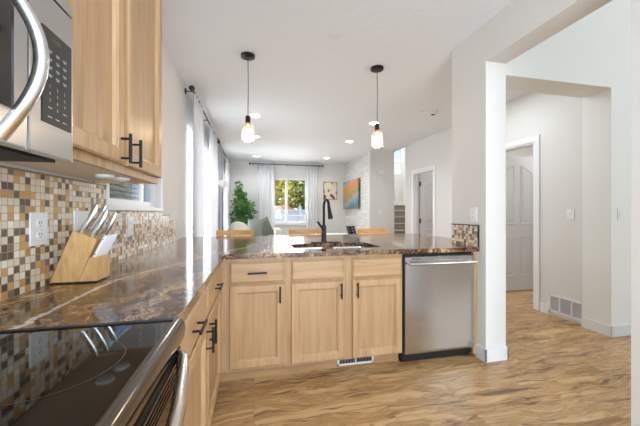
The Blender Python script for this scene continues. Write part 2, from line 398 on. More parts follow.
def obj(name, b, mat, parent=None, smooth=False, auto=True):
    bm = b.b if isinstance(b, B) else b
    bmesh.ops.recalc_face_normals(bm, faces=bm.faces)
    me = bpy.data.meshes.new(name); bm.to_mesh(me); bm.free()
    me.materials.append(M[mat] if isinstance(mat, str) else mat)
    o = bpy.data.objects.new(name, me); COL.objects.link(o)
    if parent:
        L = Vector((0, 0, 0)); q = parent
        while q: L += q.location; q = q.parent
        me.transform(Matrix.Translation(-L)); o.parent = parent
    if smooth:
        for p in me.polygons: p.use_smooth = True
        try: me.set_sharp_from_angle(angle=math.radians(38))
        except Exception: pass
    return o
def tag(o, label, cat, group=None):
    o['label'] = label; o['category'] = cat
    if group: o['group'] = group
    return o
def thing(name, label, cat, loc=(0, 0, 0), group=None):
    o = bpy.data.objects.new(name, None); COL.objects.link(o); o.location = loc; o.empty_display_size = .05
    return tag(o, label, cat, group)
def rebase(o):           # put a single-mesh thing's origin at the centre of its base
    vs = [v.co for v in o.data.vertices]
    c = Vector(((min(v.x for v in vs) + max(v.x for v in vs)) / 2, (min(v.y for v in vs) + max(v.y for v in vs)) / 2, min(v.z for v in vs)))
    o.data.transform(Matrix.Translation(-c)); o.location = c; return o
def single(name, b, mat, label, cat, group=None, smooth=False):
    return tag(rebase(obj(name, b, mat, None, smooth)), label, cat, group)
def struct(name, b, mat, smooth=False):
    o = obj(name, b, mat, None, smooth); o['kind'] = 'structure'; return o
def sroot(name, loc):
    o = bpy.data.objects.new(name, None); COL.objects.link(o); o.location = loc; o['kind'] = 'structure'; return o
def copy_tree(o, parent=None):
    c = o.copy(); COL.objects.link(c); c.parent = parent
    for ch in list(o.children): copy_tree(ch, c)
    return c

# ------------------------------------------------------------------ dimensions
WL = -.792; XR = 1.81; XR2 = 2.0; XH = 3.4; YB = 8.9; CZ = 2.714; CT = .91; HD = 2.405
YN = 2.19

# ------------------------------------------------------------------ the shell
struct('floor', B().box(WL - .12, 6.5, -2.5, 9.1, -.06, 0), 'floor')
struct('ceiling', B().box(WL - .12, XR2, -2.5, 2.457, CZ, CZ + .12).box(WL - .12, XH, 2.457, YB + .12, CZ, CZ + .12).box(XH, 5.6, 2.45, 6.1, CZ, CZ + .12), 'ceiling')
struct('trim_1', B().box(XR2, 6.5, -2.5, YN + .26, 4.6, 4.7), 'ceiling')
# left wall with kitchen window and two great-room windows
KW = (1.86, 2.81, 1.233, 2.12); G1 = (3.87, 5.85, .12, 2.26); G2 = (6.5, 8.5, .12, 2.26)
b = B(); x0, x1 = WL - .12, WL
b.box(x0, x1, -2.5, KW[0], 0, CZ).box(x0, x1, KW[1], G1[0], 0, CZ).box(x0, x1, G1[1], G2[0], 0, CZ).box(x0, x1, G2[1], YB + .12, 0, CZ)
for w in (KW, G1, G2): b.box(x0, x1, w[0], w[1], 0, w[2]).box(x0, x1, w[0], w[1], w[3], CZ)
struct('wall_left', b, 'wall')
BW = (.55, 1.56, .90, 2.22)
b = B().box(WL, BW[0], YB, YB + .12, 0, CZ).box(BW[1], 2.77, YB, YB + .12, 0, CZ).box(BW[0], BW[1], YB, YB + .12, 0, BW[2]).box(BW[0], BW[1], YB, YB + .12, BW[3], CZ)
struct('wall_back', b, 'wall_great')
struct('wall_rear', B().box(WL - .12, 6.5, -2.62, -2.5, 0, 4.7), 'wall')
# pillar, header and near jamb between kitchen and entry
struct('wall_right', B().box(XR, XR2, 2.04, 2.457, 0, CZ).box(XR, XR2, -2.5, 1.10, 0, CZ).box(XR, XR2, 1.10, 2.04, HD, CZ).box(XR, XR2, -2.5, 2.457, CZ, 4.6), 'wall')
# entry wall facing the camera with its wide opening to the hall
struct('wall_entry', B().box(XR2, 3.352, YN, YN + .26, HD - .01, 4.6).box(3.352, 6.5, YN, YN + .26, 0, 4.6), 'wall_bright')
struct('wall_entry_side', B().box(6.5, 6.62, -2.5, YN + .26, 0, 4.7), 'wall_bright')
# hall wall with two doorways
D1 = (3.034, 3.84, 2.075); D2 = (5.17, 5.90, 2.05)
b = B().box(XH, XH + .11, YN + .26, D1[0], 0, CZ).box(XH, XH + .11, D1[1], D2[0], 0, CZ).box(XH, XH + .11, D2[1], 6.28, 0, CZ + 1.6)
for d in (D1, D2): b.box(XH, XH + .11, d[0], d[1], d[2], CZ)
b.box(XH, XH + .11, YN + .26, D2[1], CZ, CZ + 1.6)
struct('wall_hall', b, 'wall_great')
struct('wall_bedroom', B().box(XH + .11, 5.6, 4.4, 4.5, 0, CZ).box(5.5, 5.6, 2.45, 6.1, 0, CZ).box(XH + .11, 5.6, 6.0, 6.1, 0, CZ + 1.6), 'wall')
# brick return and the wall beside the stair
struct('wall_brick', B().box(2.77, 2.79, 6.96, YB, 0, CZ), 'brick')
struct('wall_stair_front', B().box(2.765, XH + .03, 6.88, 6.96, 0, CZ).box(2.79, 2.9, 6.96, YB + .12, 0, CZ).box(XH + .03 - .1, XH + .03, 6.96, 9.4, 0, 4.3).box(2.765, XH + .03, 6.88, 6.96, CZ, 4.3).box(XH - .02, XH + .02, 6.1, 6.96, CZ, 4.3), 'wall_great')
struct('trim_2', B().box(2.755, 2.80, 6.865, 6.90, 0, CZ), 'trim')
# stairwell
SW = (4.1, 4.94, 2.5, 3.45)
b = B().box(XH, SW[0], 9.3, 9.4, 0, 4.3).box(SW[1], 5.2, 9.3, 9.4, 0, 4.3).box(SW[0], SW[1], 9.3, 9.4, 0, SW[2]).box(SW[0], SW[1], 9.3, 9.4, SW[3], 4.3)
struct('wall_stair_back', b, 'wall_great')
struct('wall_stair_side', B().box(4.96, 5.06, 6.1, 9.3, 0, 4.3), 'wall_bright')
struct('ceiling_stair', B().box(XH - .02, 5.2, 6.1, 9.4, 4.3, 4.4), 'ceiling')

# baseboards
def base(name, *boxes):
    b = B()
    for q in boxes: b.box(*q, bev=.003)
    struct(name, b, 'trim')
bh = .105; t = .014
base('baseboard_right', (XR - t, XR, 2.04 - t, 2.14, 0, bh), (XR - t, XR2 + t, 2.04 - t, 2.04, 0, bh), (XR2, XR2 + t, 2.04 - t, 2.457 + t, 0, bh))
base('baseboard_entry', (3.352 - t, 3.352, YN - t, YN + .26, 0, bh), (3.352 - t, 6.5, YN - t, YN, 0, bh))
base('baseboard_hall', (XH - t, XH, 2.846, D1[0] - .075, 0, bh), (XH - t, XH, D1[1] + .075, D2[0] - .075, 0, bh), (XH - t, XH, D2[1] + .075, 6.28, 0, bh))
base('baseboard_back', (WL, 2.77, YB - t, YB, 0, bh))
base('baseboard_left', (WL, WL + t, 5.9, 6.45, 0, bh), (WL, WL + t, 8.55, YB, 0, bh))
base('baseboard_stair', (2.77, XH, 6.88 - t, 6.88, 0, bh))

# windows -----------------------------------------------------------
def window_side(name, w, mull, rows=0):
    r = sroot(name, (WL - .06, (w[0] + w[1]) / 2, w[2])); x0, x1 = WL - .09, WL - .03
    b = B(); f = .045
    b.box(x0, x1, w[0], w[0] + f, w[2], w[3]).box(x0, x1, w[1] - f, w[1], w[2], w[3]).box(x0, x1, w[0] + f, w[1] - f, w[2], w[2] + f).box(x0, x1, w[0] + f, w[1] - f, w[3] - f, w[3])
    for m in mull: b.box(x0 + .005, x1 - .005, m - .025, m + .025, w[2] + f, w[3] - f)
    obj('window_frame', b, 'trim', r)
    if rows:
        g = B()
        for k in range(1, rows): z = w[2] + (w[3] - w[2]) * k / rows; g.box(WL - .065, WL - .055, w[0] + f, w[1] - f, z - .01, z + .01)
        obj('grille', g, 'trim', r)
    obj('pane', B().box(WL - .062, WL - .058, w[0] + f, w[1] - f, w[2] + f, w[3] - f), 'glass', r)
    return r
r = window_side('window_1', KW, [2.47])
bl = B()
for k in range(24):
    z = 1.30 + k * .034
    if z > 1.43: break
    bl.box(WL - .050, WL - .046, KW[0] + .05, 2.44, z - .0022, z + .0022)
obj('blind_slats', bl, 'bronze', r)
wbl = B()
for k in range(15):
    z = 1.44 + k * .045
    wbl.prism([(WL - .052, z), (WL - .050, z), (WL - .016, z + .026), (WL - .018, z + .026)], 1, KW[0] + .05, KW[1] - .05)
obj('blind', wbl, 'plastic', r)
obj('window_sill', B().box(WL, WL + .022, KW[0] - .02, KW[1] + .02, 1.205, 1.235, .003).box(WL - .09, WL, KW[0], KW[1], 1.215, 1.235), 'trim', r)
obj('window_trim', B().box(WL, WL + .012, KW[1], KW[1] + .03, 1.235, 2.15).box(WL, WL + .012, KW[0] - .03, KW[0], 1.235, 2.15), 'trim', r)
window_side('window_2', G1, [4.86], 5)
window_side('window_3', G2, [7.5], 5)
r = sroot('window_4', (1.055, YB + .06, BW[2])); b = B(); f = .04
b.box(BW[0], BW[0] + f, YB + .02, YB + .09, BW[2], BW[3]).box(BW[1] - f, BW[1], YB + .02, YB + .09, BW[2], BW[3])
b.box(BW[0] + f, BW[1] - f, YB + .02, YB + .09, BW[2], BW[2] + f).box(BW[0] + f, BW[1] - f, YB + .02, YB + .09, BW[3] - f, BW[3]).box(.92, .985, YB + .025, YB + .085, BW[2] + f, BW[3] - f)
b.box(BW[0] + f, BW[1] - f, YB + .03, YB + .08, 1.10, 1.13)
obj('window_frame', b, 'trim', r)
obj('pane', B().box(BW[0] + f, BW[1] - f, YB + .05, YB + .054, BW[2] + f, BW[3] - f), 'glass', r)
obj('window_sill', B().box(BW[0] - .04, BW[1] + .04, YB - .04, YB + .02, BW[2] - .07, BW[2], .004), 'trim', r)
r = sroot('window_5', (4.35, 9.35, SW[2])); b = B()
b.box(SW[0], SW[0] + f, 9.31, 9.38, SW[2], SW[3]).box(SW[1] - f, SW[1], 9.31, 9.38, SW[2], SW[3]).box(SW[0] + f, SW[1] - f, 9.31, 9.38, SW[2], SW[2] + f).box(SW[0] + f, SW[1] - f, 9.31, 9.38, SW[3] - f, SW[3]).box(SW[0] + f, SW[1] - f, 9.32, 9.37, 2.86, 2.90)
obj('window_frame', b, 'trim', r); obj('pane', B().box(SW[0] + f, SW[1] - f, 9.34, 9.344, SW[2] + f, SW[3] - f), 'glass', r)

# doors ---------------------------------------------------------------
def arch_panel(b, x0, x1, z0, z1, y, arch):
    # moulded groove ring and raised field, facing -y
    def loop(i, d, ext):
        a = arch if arch else 0; pts = [(x0 + i, z0 + i), (x1 - i, z0 + i)]
        n = 8
        for k in range(n + 1):
            t = k / n; x = x1 - i - (x1 - x0 - 2 * i) * t
            s_ = .5 - .5 * math.cos(2 * PI * t) if arch == .001 else 0
            pts.append((x, z1 - i - (arch * (1 - t) if arch > 0 else -arch * t) if arch else z1 - i))
        return [(p[0], y + d, p[1]) for p in pts]
    b.rings([loop(0, 0, 0), loop(.012, .009, 0), loop(.02, .009, 0), loop(.036, .002, 0)])
def door_leaf(n, x0, x1, y, z1, d):
    r = sroot('door_%d' % n, ((x0 + x1) / 2, y, .012)); w = x1 - x0; T = .035
    pans = []
    px = [(x0 + .115, x0 + w / 2 - .055), (x0 + w / 2 + .055, x1 - .115)]
    for k, (a, c) in enumerate(px):
        pans.append((a, c, .23, .83, 0)); pans.append((a, c, 1.02, z1 - .13, .10 if k == 0 else -.10))
    # slab with openings left for the pressed panels
    b = B(); b.box(x0, x1, y, y + T, .012, z1)
    for p in pans:
        b2 = arch_panel
    leaf = obj('door_leaf', b, 'door', r)
    pb = B()
    for (a, c, z0, zz, ar) in pans:
        def loop(i, dy):
            pts = [(a + i, z0 + i), (c - i, z0 + i)]
            m = 8
            for k in range(m + 1):
                t = k / m; x = (c - i) - (c - a - 2 * i) * t
                drop = 0
                if ar > 0: drop = ar * (.5 + .5 * math.cos(PI * (1 - t)))   # high towards centre stile
                if ar < 0: drop = -ar * (.5 + .5 * math.cos(PI * t))
                if ar > 0: drop = ar - ar * (.5 - .5 * math.cos(PI * (1 - t)))
                if ar < 0: drop = -ar - (-ar) * (.5 - .5 * math.cos(PI * t))
                pts.append((x, zz - i - drop))
            return [(p[0], y + dy, p[1]) for p in pts]
        pb.rings([loop(0, 0), loop(.004, -.008), loop(.016, -.008), loop(.024, -.001), loop(.045, -.006)])
    obj('door_moulding', pb, 'door', r)
    hb = B()
    for z in (.25, 1.02, 1.82): hb.box(x0 - .02, x0 + .012, y - .006, y + .004, z - .05, z + .05); hb.tube([(x0 - .006, y - .010, z - .052), (x0 - .006, y - .010, z + .052)], .008, 8)
    obj('door_hinge', hb, 'black', r)
    k = B(); kx = x1 - .06; k.tube([(kx, y, .965), (kx, y - .012, .965)], .028, 16).tube([(kx, y - .01, .965), (kx, y - .045, .965)], .011, 10).tube([(kx + .01, y - .045, .965), (kx - .10, y - .045, .965)], .010, 8)
    obj('door_handle', k, 'black', r, True)
    return r
def casing(n, d):
    b = B(); c = .072; x0, x1 = XH - .016, XH
    b.box(x0, x1, d[0] - c, d[0], 0, d[2] + c, .003).box(x0, x1, d[1], d[1] + c, 0, d[2] + c, .003).box(x0, x1, d[0], d[1], d[2], d[2] + c, .003)
    b.box(XH - .001, XH + .111, d[0], d[0] + .018, 0, d[2]).box(XH - .001, XH + .111, d[1] - .018, d[1], 0, d[2]).box(XH - .001, XH + .111, d[0] + .018, d[1] - .018, d[2] - .018, d[2])
    b.box(XH + .03, XH + .07, d[1] - .03, d[1] - .018, 0, d[2] - .018)
    struct('trim_%d' % n, b, 'trim')
casing(3, D1); casing(4, D2)
door_leaf(1, XH + .125, XH + .125 + .80, D1[1] - .055, 2.05, D1)
door_leaf(2, XH + .125, XH + .125 + .72, D2[1] - .055, 2.025, D2)

# stairs -------------------------------------------------------------
st = sroot('stairs', (4.0, 7.0, 0)); b = B(); rise = .18; run = .27; y0 = 6.95 - .27
prof = [(y0, 0.001)]
for k in range(8):
    prof += [(y0 + run * k, rise * (k + 1) - .03), (y0 + run * k - .025, rise * (k + 1) - .025), (y0 + run * k - .025, rise * (k + 1)), (y0 + run * (k + 1), rise * (k + 1))]
prof += [(9.28, rise * 8), (9.28, 0.001)]
b.prism([(p[0], p[1]) for p in prof], 0, XH + .06, 4.94)
obj('carpeted_steps', b, 'carpet', st)
nb = B()
for k in range(8): nb.tube([(XH + .06, y0 + run * k - .026, rise * (k + 1) - .012), (4.94, y0 + run * k - .026, rise * (k + 1) - .012)], .014, 8)
obj('step_nosing', nb, 'carpet_lo', st)
sk = B().prism([(y0, .12), (y0 + run * 8, rise * 8 + .10), (y0 + run * 8, rise * 8 + .26), (y0, .30)], 0, 4.94, 4.96).prism([(9.27, 1.44), (9.30, 1.44), (9.30, 1.60), (9.27, 1.60)], 0, XH + .04, 4.95)
sk.prism([(7.9, 1.46), (9.27, 1.46), (9.27, 1.56), (8.55, 1.56), (7.9, 1.60)], 0, XH + .035, XH + .06)
obj('skirting', sk, 'trim', st)
hr = thing('stair_handrail', 'pale wooden handrail fixed to the white wall above the carpeted stairs', 'handrail', (4.90, 7.3, 1.1))
obj('rail', B().tube([(4.90, 6.9, 1.15), (4.90, 8.7, 2.35)], .022, 10), 'bamboo', hr, True)
for yy in (7.2, 8.3): z = 1.15 + (yy - 6.9) / 1.8 * 1.2; obj('bracket', B().tube([(4.90, yy, z - .02), (4.925, yy, z - .05), (4.959, yy, z - .05)], .007, 8), 'black', hr)

# ------------------------------------------------------------------ counter, backsplash
def rrect(x0, x1, y0, y1, r, n=6):
    pts = []
    for cx, cy, a0 in ((x1 - r, y1 - r, 0), (x0 + r, y1 - r, PI / 2), (x0 + r, y0 + r, PI), (x1 - r, y0 + r, 1.5 * PI)):
        for k in range(n + 1): a = a0 + PI / 2 * k / n; pts.append((cx + r * math.cos(a), cy + r * math.sin(a)))
    return pts
far = [(2.16, 2.457)] + [(2.04 + .12 * math.cos(a), 3.60 + .12 * math.sin(a)) for a in [PI / 2 * k / 6 for k in range(7)]]
cpoly = [(WL, .845), (-.197, .845), (-.197, 2.085), (-.180, 2.105), (XR, 2.105), (XR, 2.457)] + far + [(WL, 3.72)]
SX0, SX1, SY0, SY1 = .31, 1.03, 2.27, 2.68
ct = obj('granite_countertop', B().prism(cpoly, 2, CT - .034, CT), 'granite')
cut = obj('cut', B().prism(rrect(SX0, SX1, SY0, SY1, .06), 2, CT - .1, CT + .05), 'granite')
md = ct.modifiers.new('hole', 'BOOLEAN'); md.operation = 'DIFFERENCE'; md.object = cut; md.solver = 'EXACT'
bv = ct.modifiers.new('bev', 'BEVEL'); bv.width = .007; bv.segments = 3; bv.limit_method = 'ANGLE'; bv.angle_limit = math.radians(50)
bpy.context.view_layer.update()
dg = bpy.context.evaluated_depsgraph_get(); nm = bpy.data.meshes.new_from_object(ct.evaluated_get(dg))
ct.modifiers.clear(); ct.data = nm; bpy.data.objects.remove(cut)
rebase(ct); tag(ct, 'brown veined granite countertop running along the wall and over the peninsula with a sink cut-out', 'countertop')

bk = thing('mosaic_backsplash', 'mosaic backsplash of small cream, tan and brown tiles along the left wall', 'backsplash', (WL, 1.6, CT))
obj('tile_field', B().prism([(-.2, CT), (3.33, CT), (3.33, 1.11), (3.08, 1.11), (3.08, 1.165), (2.84, 1.165), (2.84, 1.205), (KW[0] - .03, 1.205), (KW[0] - .03, 1.334), (-.2, 1.334)], 0, WL + .001, WL + .008), 'tile', bk)
obj('edge_trim', B().box(WL + .001, WL + .011, KW[0] - .0295, 2.84, 1.1985, 1.2045).box(WL + .001, WL + .011, -.2, KW[0] - .03, 1.334, 1.341).box(WL + .001, WL + .011, 2.84, 3.08, 1.165, 1.171).box(WL + .001, WL + .011, 3.08, 3.33, 1.11, 1.116), 'frame_wood', bk)
bk = thing('mosaic_backsplash', 'short mosaic tile panel on the pillar at the right end of the peninsula', 'backsplash', (XR, 2.28, CT))
obj('tile_field', B().box(XR - .008, XR, 2.118, 2.45, CT, 1.083), 'tile', bk)
obj('edge_trim', B().box(XR - .011, XR, 2.118, 2.45, 1.083, 1.092).box(XR - .011, XR, 2.110, 2.118, CT, 1.092), 'black', bk)

# ------------------------------------------------------------------ cabinets
def face_x(yf):      # cabinets facing -y : u=x, v=z
    return lambda u, v, n: (u, yf - n, v)
def face_y(xf):      # cabinets facing +x : u=y, v=z
    return lambda u, v, n: (xf + n, u, v)
def rect(m, u0, u1, v0, v1, i, n):
    return [m(u0 + i, v0 + i, n), m(u1 - i, v0 + i, n), m(u1 - i, v1 - i, n), m(u0 + i, v1 - i, n)]
def pull(m, parent, u, v, L, vert, lab=None):
    b = B(); N0 = .0215; N1 = .052
    a, c = ((u, v - L / 2), (u, v + L / 2)) if vert else ((u - L / 2, v), (u + L / 2, v))
    b.tube([m(a[0], a[1], N1), m(c[0], c[1], N1)], .0058, 12)
    for s in (-.33, .33):
        p = (u, v + L * s) if vert else (u + L * s, v)
        b.tube([m(p[0], p[1], N0), m(p[0], p[1], N1)], .0045, 10)
    return obj('handle', b, 'black', parent, True)
def door(m, root, u0, u1, v0, v1, hu=None, hv=None, hl=.115, rail=.058, mats=('maple_v', 'maple_panel')):
    b = B(); T = .021
    b.rings([rect(m, u0, u1, v0, v1, .002, .0005), rect(m, u0, u1, v0, v1, 0, .004), rect(m, u0, u1, v0, v1, 0, T - .005), rect(m, u0, u1, v0, v1, .0055, T), rect(m, u0, u1, v0, v1, rail - .010, T), rect(m, u0, u1, v0, v1, rail - .007, T - .004), rect(m, u0, u1, v0, v1, rail - .003, T - .005), rect(m, u0, u1, v0, v1, rail + .004, T - .016)], cap=False)
    d = obj('door', b, mats[0], root)
    p = B(); p.rings([rect(m, u0, u1, v0, v1, rail + .003, T - .018), rect(m, u0, u1, v0, v1, rail + .0035, T - .016)]); obj('door_panel', p, mats[1], d)
    if hu is not None: pull(m, d, hu, hv, hl, True)
    return d
def drawer(m, root, u0, u1, v0, v1, mat, hu=None, hl=.13, name='drawer'):
    b = B(); T = .021
    b.rings([rect(m, u0, u1, v0, v1, 0, .0015), rect(m, u0, u1, v0, v1, 0, T - .009), rect(m, u0, u1, v0, v1, .012, T - .001), rect(m, u0, u1, v0, v1, .014, T)])
    d = obj(name, b, mat, root)
    if hu is not None: pull(m, d, hu, (v0 + v1) / 2, hl, False)
    return d

YF = 2.150; mx = face_x(YF); XF = -.232; my = face_y(XF)
DZ0, DZ1, RZ0, RZ1 = .112, .686, .700, .846
def base_x(label, x0, x1, fronts):
    r = thing('base_cabinet', label, 'cabinet', ((x0 + x1) / 2, 2.4, 0), 'maple base cabinets')
    T_ = .018
    obj('cabinet_body', B().box(x0, x1, YF, YF + T_, .088, CT - .036).box(x0, x1, 2.702, 2.72, .088, CT - .036).box(x0, x0 + T_, YF + T_, 2.702, .088, CT - .036).box(x1 - T_, x1, YF + T_, 2.702, .088, CT - .036).box(x0 + T_, x1 - T_, YF + T_, 2.702, .088, .106), 'maple_frame', r)
    obj('toe_board', B().box(x0, x1, YF + .062, YF + .075, 0, .088), 'maple_lo', r)
    for (a, c, hu, dr) in fronts:
        door(mx, r, a, c, DZ0 - .018 * (a + .2) / 1.3, DZ1, hu, .615)
        drawer(mx, r, a, c, RZ0, RZ1, 'maple_x', (a + c) / 2 if dr else None, name='drawer' if dr else 'false_drawer_front')
    return r
base_x('narrow maple base cabinet in the inside corner, its drawer carrying a black bar pull', -.232, .238, [(-.165, .212, .180, True)])
base_x('wide two-door maple sink cabinet under the sink, left of the dishwasher', .2385, 1.138, [(.262, .662, .630, False), (.722, 1.128, .756, False)])
def base_y(label, y0, y1, a, c, hu):
    r = thing('base_cabinet', label, 'cabinet', (-.5, (y0 + y1) / 2, 0), 'maple base cabinets')
    obj('cabinet_body', B().box(WL + .01, XF, y0, y1, .088, CT - .036), 'maple_frame', r)
    obj('toe_board', B().box(XF - .075, XF - .062, y0, y1, 0, .088), 'maple_lo', r)
    door(my, r, a, c, DZ0, DZ1, hu, .615)
    drawer(my, r, a, c, RZ0, RZ1, 'maple_y', (a + c) / 2)
base_y('maple base cabinet with a drawer next to the stove', .848, 1.472, .868, 1.455, 1.425)
base_y('maple base cabinet with a drawer between the stove-side cabinet and the corner', 1.4725, 2.149, 1.492, 2.06, 1.522)
single('filler_strip', B().box(1.772, XR - .002, 2.135, 2.72, .02, CT - .036), 'maple_v', 'thin maple end panel between the dishwasher and the pillar', 'panel')
single('peninsula_back_panel', B().box(WL + .01, XR - .0, 2.722, 2.74, 0, CT - .036), 'maple_x', 'maple panel closing the back of the peninsula below the counter overhang', 'panel')

# upper cabinet
XU = -.492; mu = face_y(XU)
r = thing('upper_cabinet', 'maple wall cabinet with two tall doors and black pulls beside the microwave', 'cabinet', (-.64, 1.25, 1.342))
obj('cabinet_body', B().box(WL + .003, XU, .802, 1.722, 1.362, 2.42).box(XU - .02, XU, .802, 1.722, 1.342, 1.362).box(WL + .003, XU - .02, 1.704, 1.722, 1.342, 1.362).box(WL + .003, XU - .02, .802, .82, 1.342, 1.362), 'maple_frame', r)
obj('underside_panel', B().box(WL + .003, XU - .02, .82, 1.704, 1.352, 1.362), 'melamine', r)
door(mu, r, .818, 1.242, 1.372, 2.395, 1.212, 1.425, .108)
door(mu, r, 1.282, 1.706, 1.372, 2.395, 1.312, 1.425, .108)
cr = B().prism([(XU, 2.37), (XU + .012, 2.37), (XU + .018, 2.395), (XU + .05, 2.44), (XU + .055, 2.46), (XU, 2.46)], 1, .802, 1.722 + .05)
cr.box(WL + .003, XU + .0, 1.722, 1.734, 2.37, 2.395).prism([(1.722, 2.395), (1.740, 2.395), (1.772, 2.44), (1.777, 2.46), (1.722, 2.46)], 0, WL + .003, XU + .05)
obj('crown_moulding', cr, 'maple_y', r)
for (px, py, lab) in ((-.62, 1.44, 'nearer the microwave'), (-.60, 1.55, 'nearer the window')):
    t = thing('puck_light', 'small round white puck light under the wall cabinet, the one %s' % lab, 'light', (px, py, 1.355), 'puck lights under the wall cabinet')
    obj('housing', B().lathe((px, py, 1.338), [(.026, 0), (.034, .004), (.034, .014)], 20), 'plastic', t, True)
    obj('lens', B().lathe((px, py, 1.3365), [(.022, 0), (.024, .0013)], 20), 'milk', t)
r = thing('upper_cabinet', 'short maple wall cabinet above the microwave', 'cabinet', (-.64, .42, 1.73))
obj('cabinet_body', B().box(WL + .003, XU, .03, .80, 1.735, 2.42), 'maple_frame', r)
obj('crown_moulding', B().prism([(XU, 2.37), (XU + .012, 2.37), (XU + .018, 2.395), (XU + .05, 2.44), (XU + .055, 2.46), (XU, 2.46)], 1, .03, .80), 'maple_y', r)
door(mu, r, .05, .40, 1.76, 2.395); door(mu, r, .42, .785, 1.76, 2.395)

# ------------------------------------------------------------------ microwave
XM = -.41
# the microwave hangs clear of the tile
mw = thing('microwave', 'stainless over-the-range microwave with black glass door and a curved steel handle', 'microwave', (-.6, .42, 1.306))
obj('body', B().box(WL + .014, XM - .02, .032, .799, 1.318, 1.728), 'steel_y', mw)
obj('underside', B().box(WL + .014, XM - .03, .04, .79, 1.304, 1.318), 'dark', mw)
obj('control_frame', B().box(XM - .02, XM, .660, .800, 1.307, 1.636, .004), 'steel_y', mw)
obj('vent_hood', B().prism([(XM - .05, 1.640), (XM, 1.640), (XM - .004, 1.668), (XM - .02, 1.690), (XM - .05, 1.705)], 1, .032, .800), 'steel_y', mw)
obj('control_panel', B().box(XM, XM + .0015, .694, .790, 1.373, 1.566), 'panel', mw)
fr = obj('door', B().box(XM - .02, XM, .032, .6565, 1.307, 1.372, .004).box(XM - .02, XM, .032, .6565, 1.60, 1.636, .004).box(XM - .02, XM, .032, .09, 1.372, 1.60).box(XM - .02, XM, .625, .6565, 1.372, 1.60), 'steel_y', mw)
obj('door_glass', B().box(XM - .02, XM - .002, .09, .625, 1.372, 1.60), 'mw_glass', fr)
pts = []
for k in range(21):
    dz = -.135 + .27 * k / 20
    pts.append((-.408 + .060 * math.cos(PI / 2 * dz / .136), .589, 1.449 + dz))
obj('handle', B().tube(pts, .0105, 16), 'steel_h', fr, True)
# button print: legends as short bars, digits as real characters
mk = B()
def text_verts(txt, size):
    cu = bpy.data.curves.new('txt', 'FONT'); cu.body = txt; cu.size = size; cu.align_x = 'CENTER'
    o = bpy.data.objects.new('txt', cu); COL.objects.link(o); bpy.context.view_layer.update()
    me = bpy.data.meshes.new_from_object(o.evaluated_get(bpy.context.evaluated_depsgraph_get())); bpy.data.objects.remove(o); bpy.data.curves.remove(cu)
    return me
def put_text(b, txt, size, y, z, x):
    me = text_verts(txt, size); me.transform(Matrix(((0, 0, 1, x), (1, 0, 0, y), (0, 1, 0, z), (0, 0, 0, 1)))); b.b.from_mesh(me); bpy.data.meshes.remove(me)
X_ = XM + .002
for i, row in enumerate((('1', '2', '3'), ('4', '5', '6'), ('7', '8', '9'), ('', '0', ''))):
    for j, ch in enumerate(row):
        if ch: put_text(mk, ch, .009, .716 + j * .024, 1.447 - i * .0145, X_)
for i in range(4):
    for j in range(3):
        y = .716 + j * .024; z = 1.522 - i * .0165
        mk.box(X_, X_ + .0004, y - .006, y + .006, z, z + .0014).box(X_, X_ + .0004, y - .0045, y + .0045, z - .0034, z - .002)
for j in (0, 2):
    mk.box(X_, X_ + .0004, .71 + j * .024, .722 + j * .024, 1.405, 1.4065)
for j in range(3): mk.box(X_, X_ + .0004, .709 + j * .024, .722 + j * .024, 1.386, 1.3875)
obj('button_print', mk, 'marking', mw)
dsp = B(); put_text(dsp, '12:00', .012, .735, 1.545, X_); obj('display_digits', dsp, 'led', mw)

# ------------------------------------------------------------------ stove
sv = thing('stove', 'black glass-top electric range with stainless edge and bowed oven handle', 'stove', (-.48, .46, 0))
obj('body', B().box(WL + .03, -.205, .085, .840, .03, .882), 'steel_v', sv)
obj('cooktop', B().box(WL + .012, -.2005, .083, .842, .882, .9135, .003), 'cooktop', sv)
obj('cooktop_trim', B().box(WL + .02, -.2005, .828, .8425, .9125, .9165, .0015), 'black', sv)
fr = B().prism([(-.205, .850), (-.186, .852), (-.179, .866), (-.1765, .886), (-.178, .902), (-.184, .911), (-.193, .9155), (-.2005, .916), (-.2045, .912)], 1, .083, .8435)
obj('front_rail', fr, 'steel_dark', sv, True)
dr = obj('oven_door', B().box(-.204, -.186, .09, .835, .19, .846, .003), 'black', sv)
obj('door_glass', B().box(-.186, -.1845, .13, .80, .30, .775), 'mw_glass', dr)
vs = B()
for k in range(5): vs.box(-.186, -.180, .10, .825, .784 + k * .011, .789 + k * .011, .001)
obj('vent_slats', vs, 'steel_dark', dr)
hp = [(.800, -.186), (.796, -.178), (.775, -.168), (.72, -.156), (.65, -.145), (.58, -.134), (.50, -.127), (.40, -.125), (.30, -.131), (.22, -.143), (.15, -.162), (.125, -.176), (.12, -.186)]
obj('handle', B().tube([(x, y, .836) for y, x in hp], .0135, 14), 'steel_h', dr, True)
obj('drawer', B().box(-.204, -.180, .09, .835, .045, .18, .004), 'steel_v', sv)
def annulus(cx, cy, r, w=.0016, seg=64):
    b = B(); a = []; z = .9139
    for rr in (r - w / 2, r + w / 2): a.append([b.b.verts.new((cx + rr * math.cos(2 * PI * k / seg), cy + rr * math.sin(2 * PI * k / seg), z)) for k in range(seg)])
    for k in range(seg): b.b.faces.new((a[0][k], a[0][(k + 1) % seg], a[1][(k + 1) % seg], a[1][k]))
    return b
for (cx, cy, rr) in ((-.36, .63, .115), (-.36, .27, .085), (-.63, .63, .08), (-.63, .27, .10)):
    obj('burner_ring', annulus(cx, cy, rr), 'ring', sv)

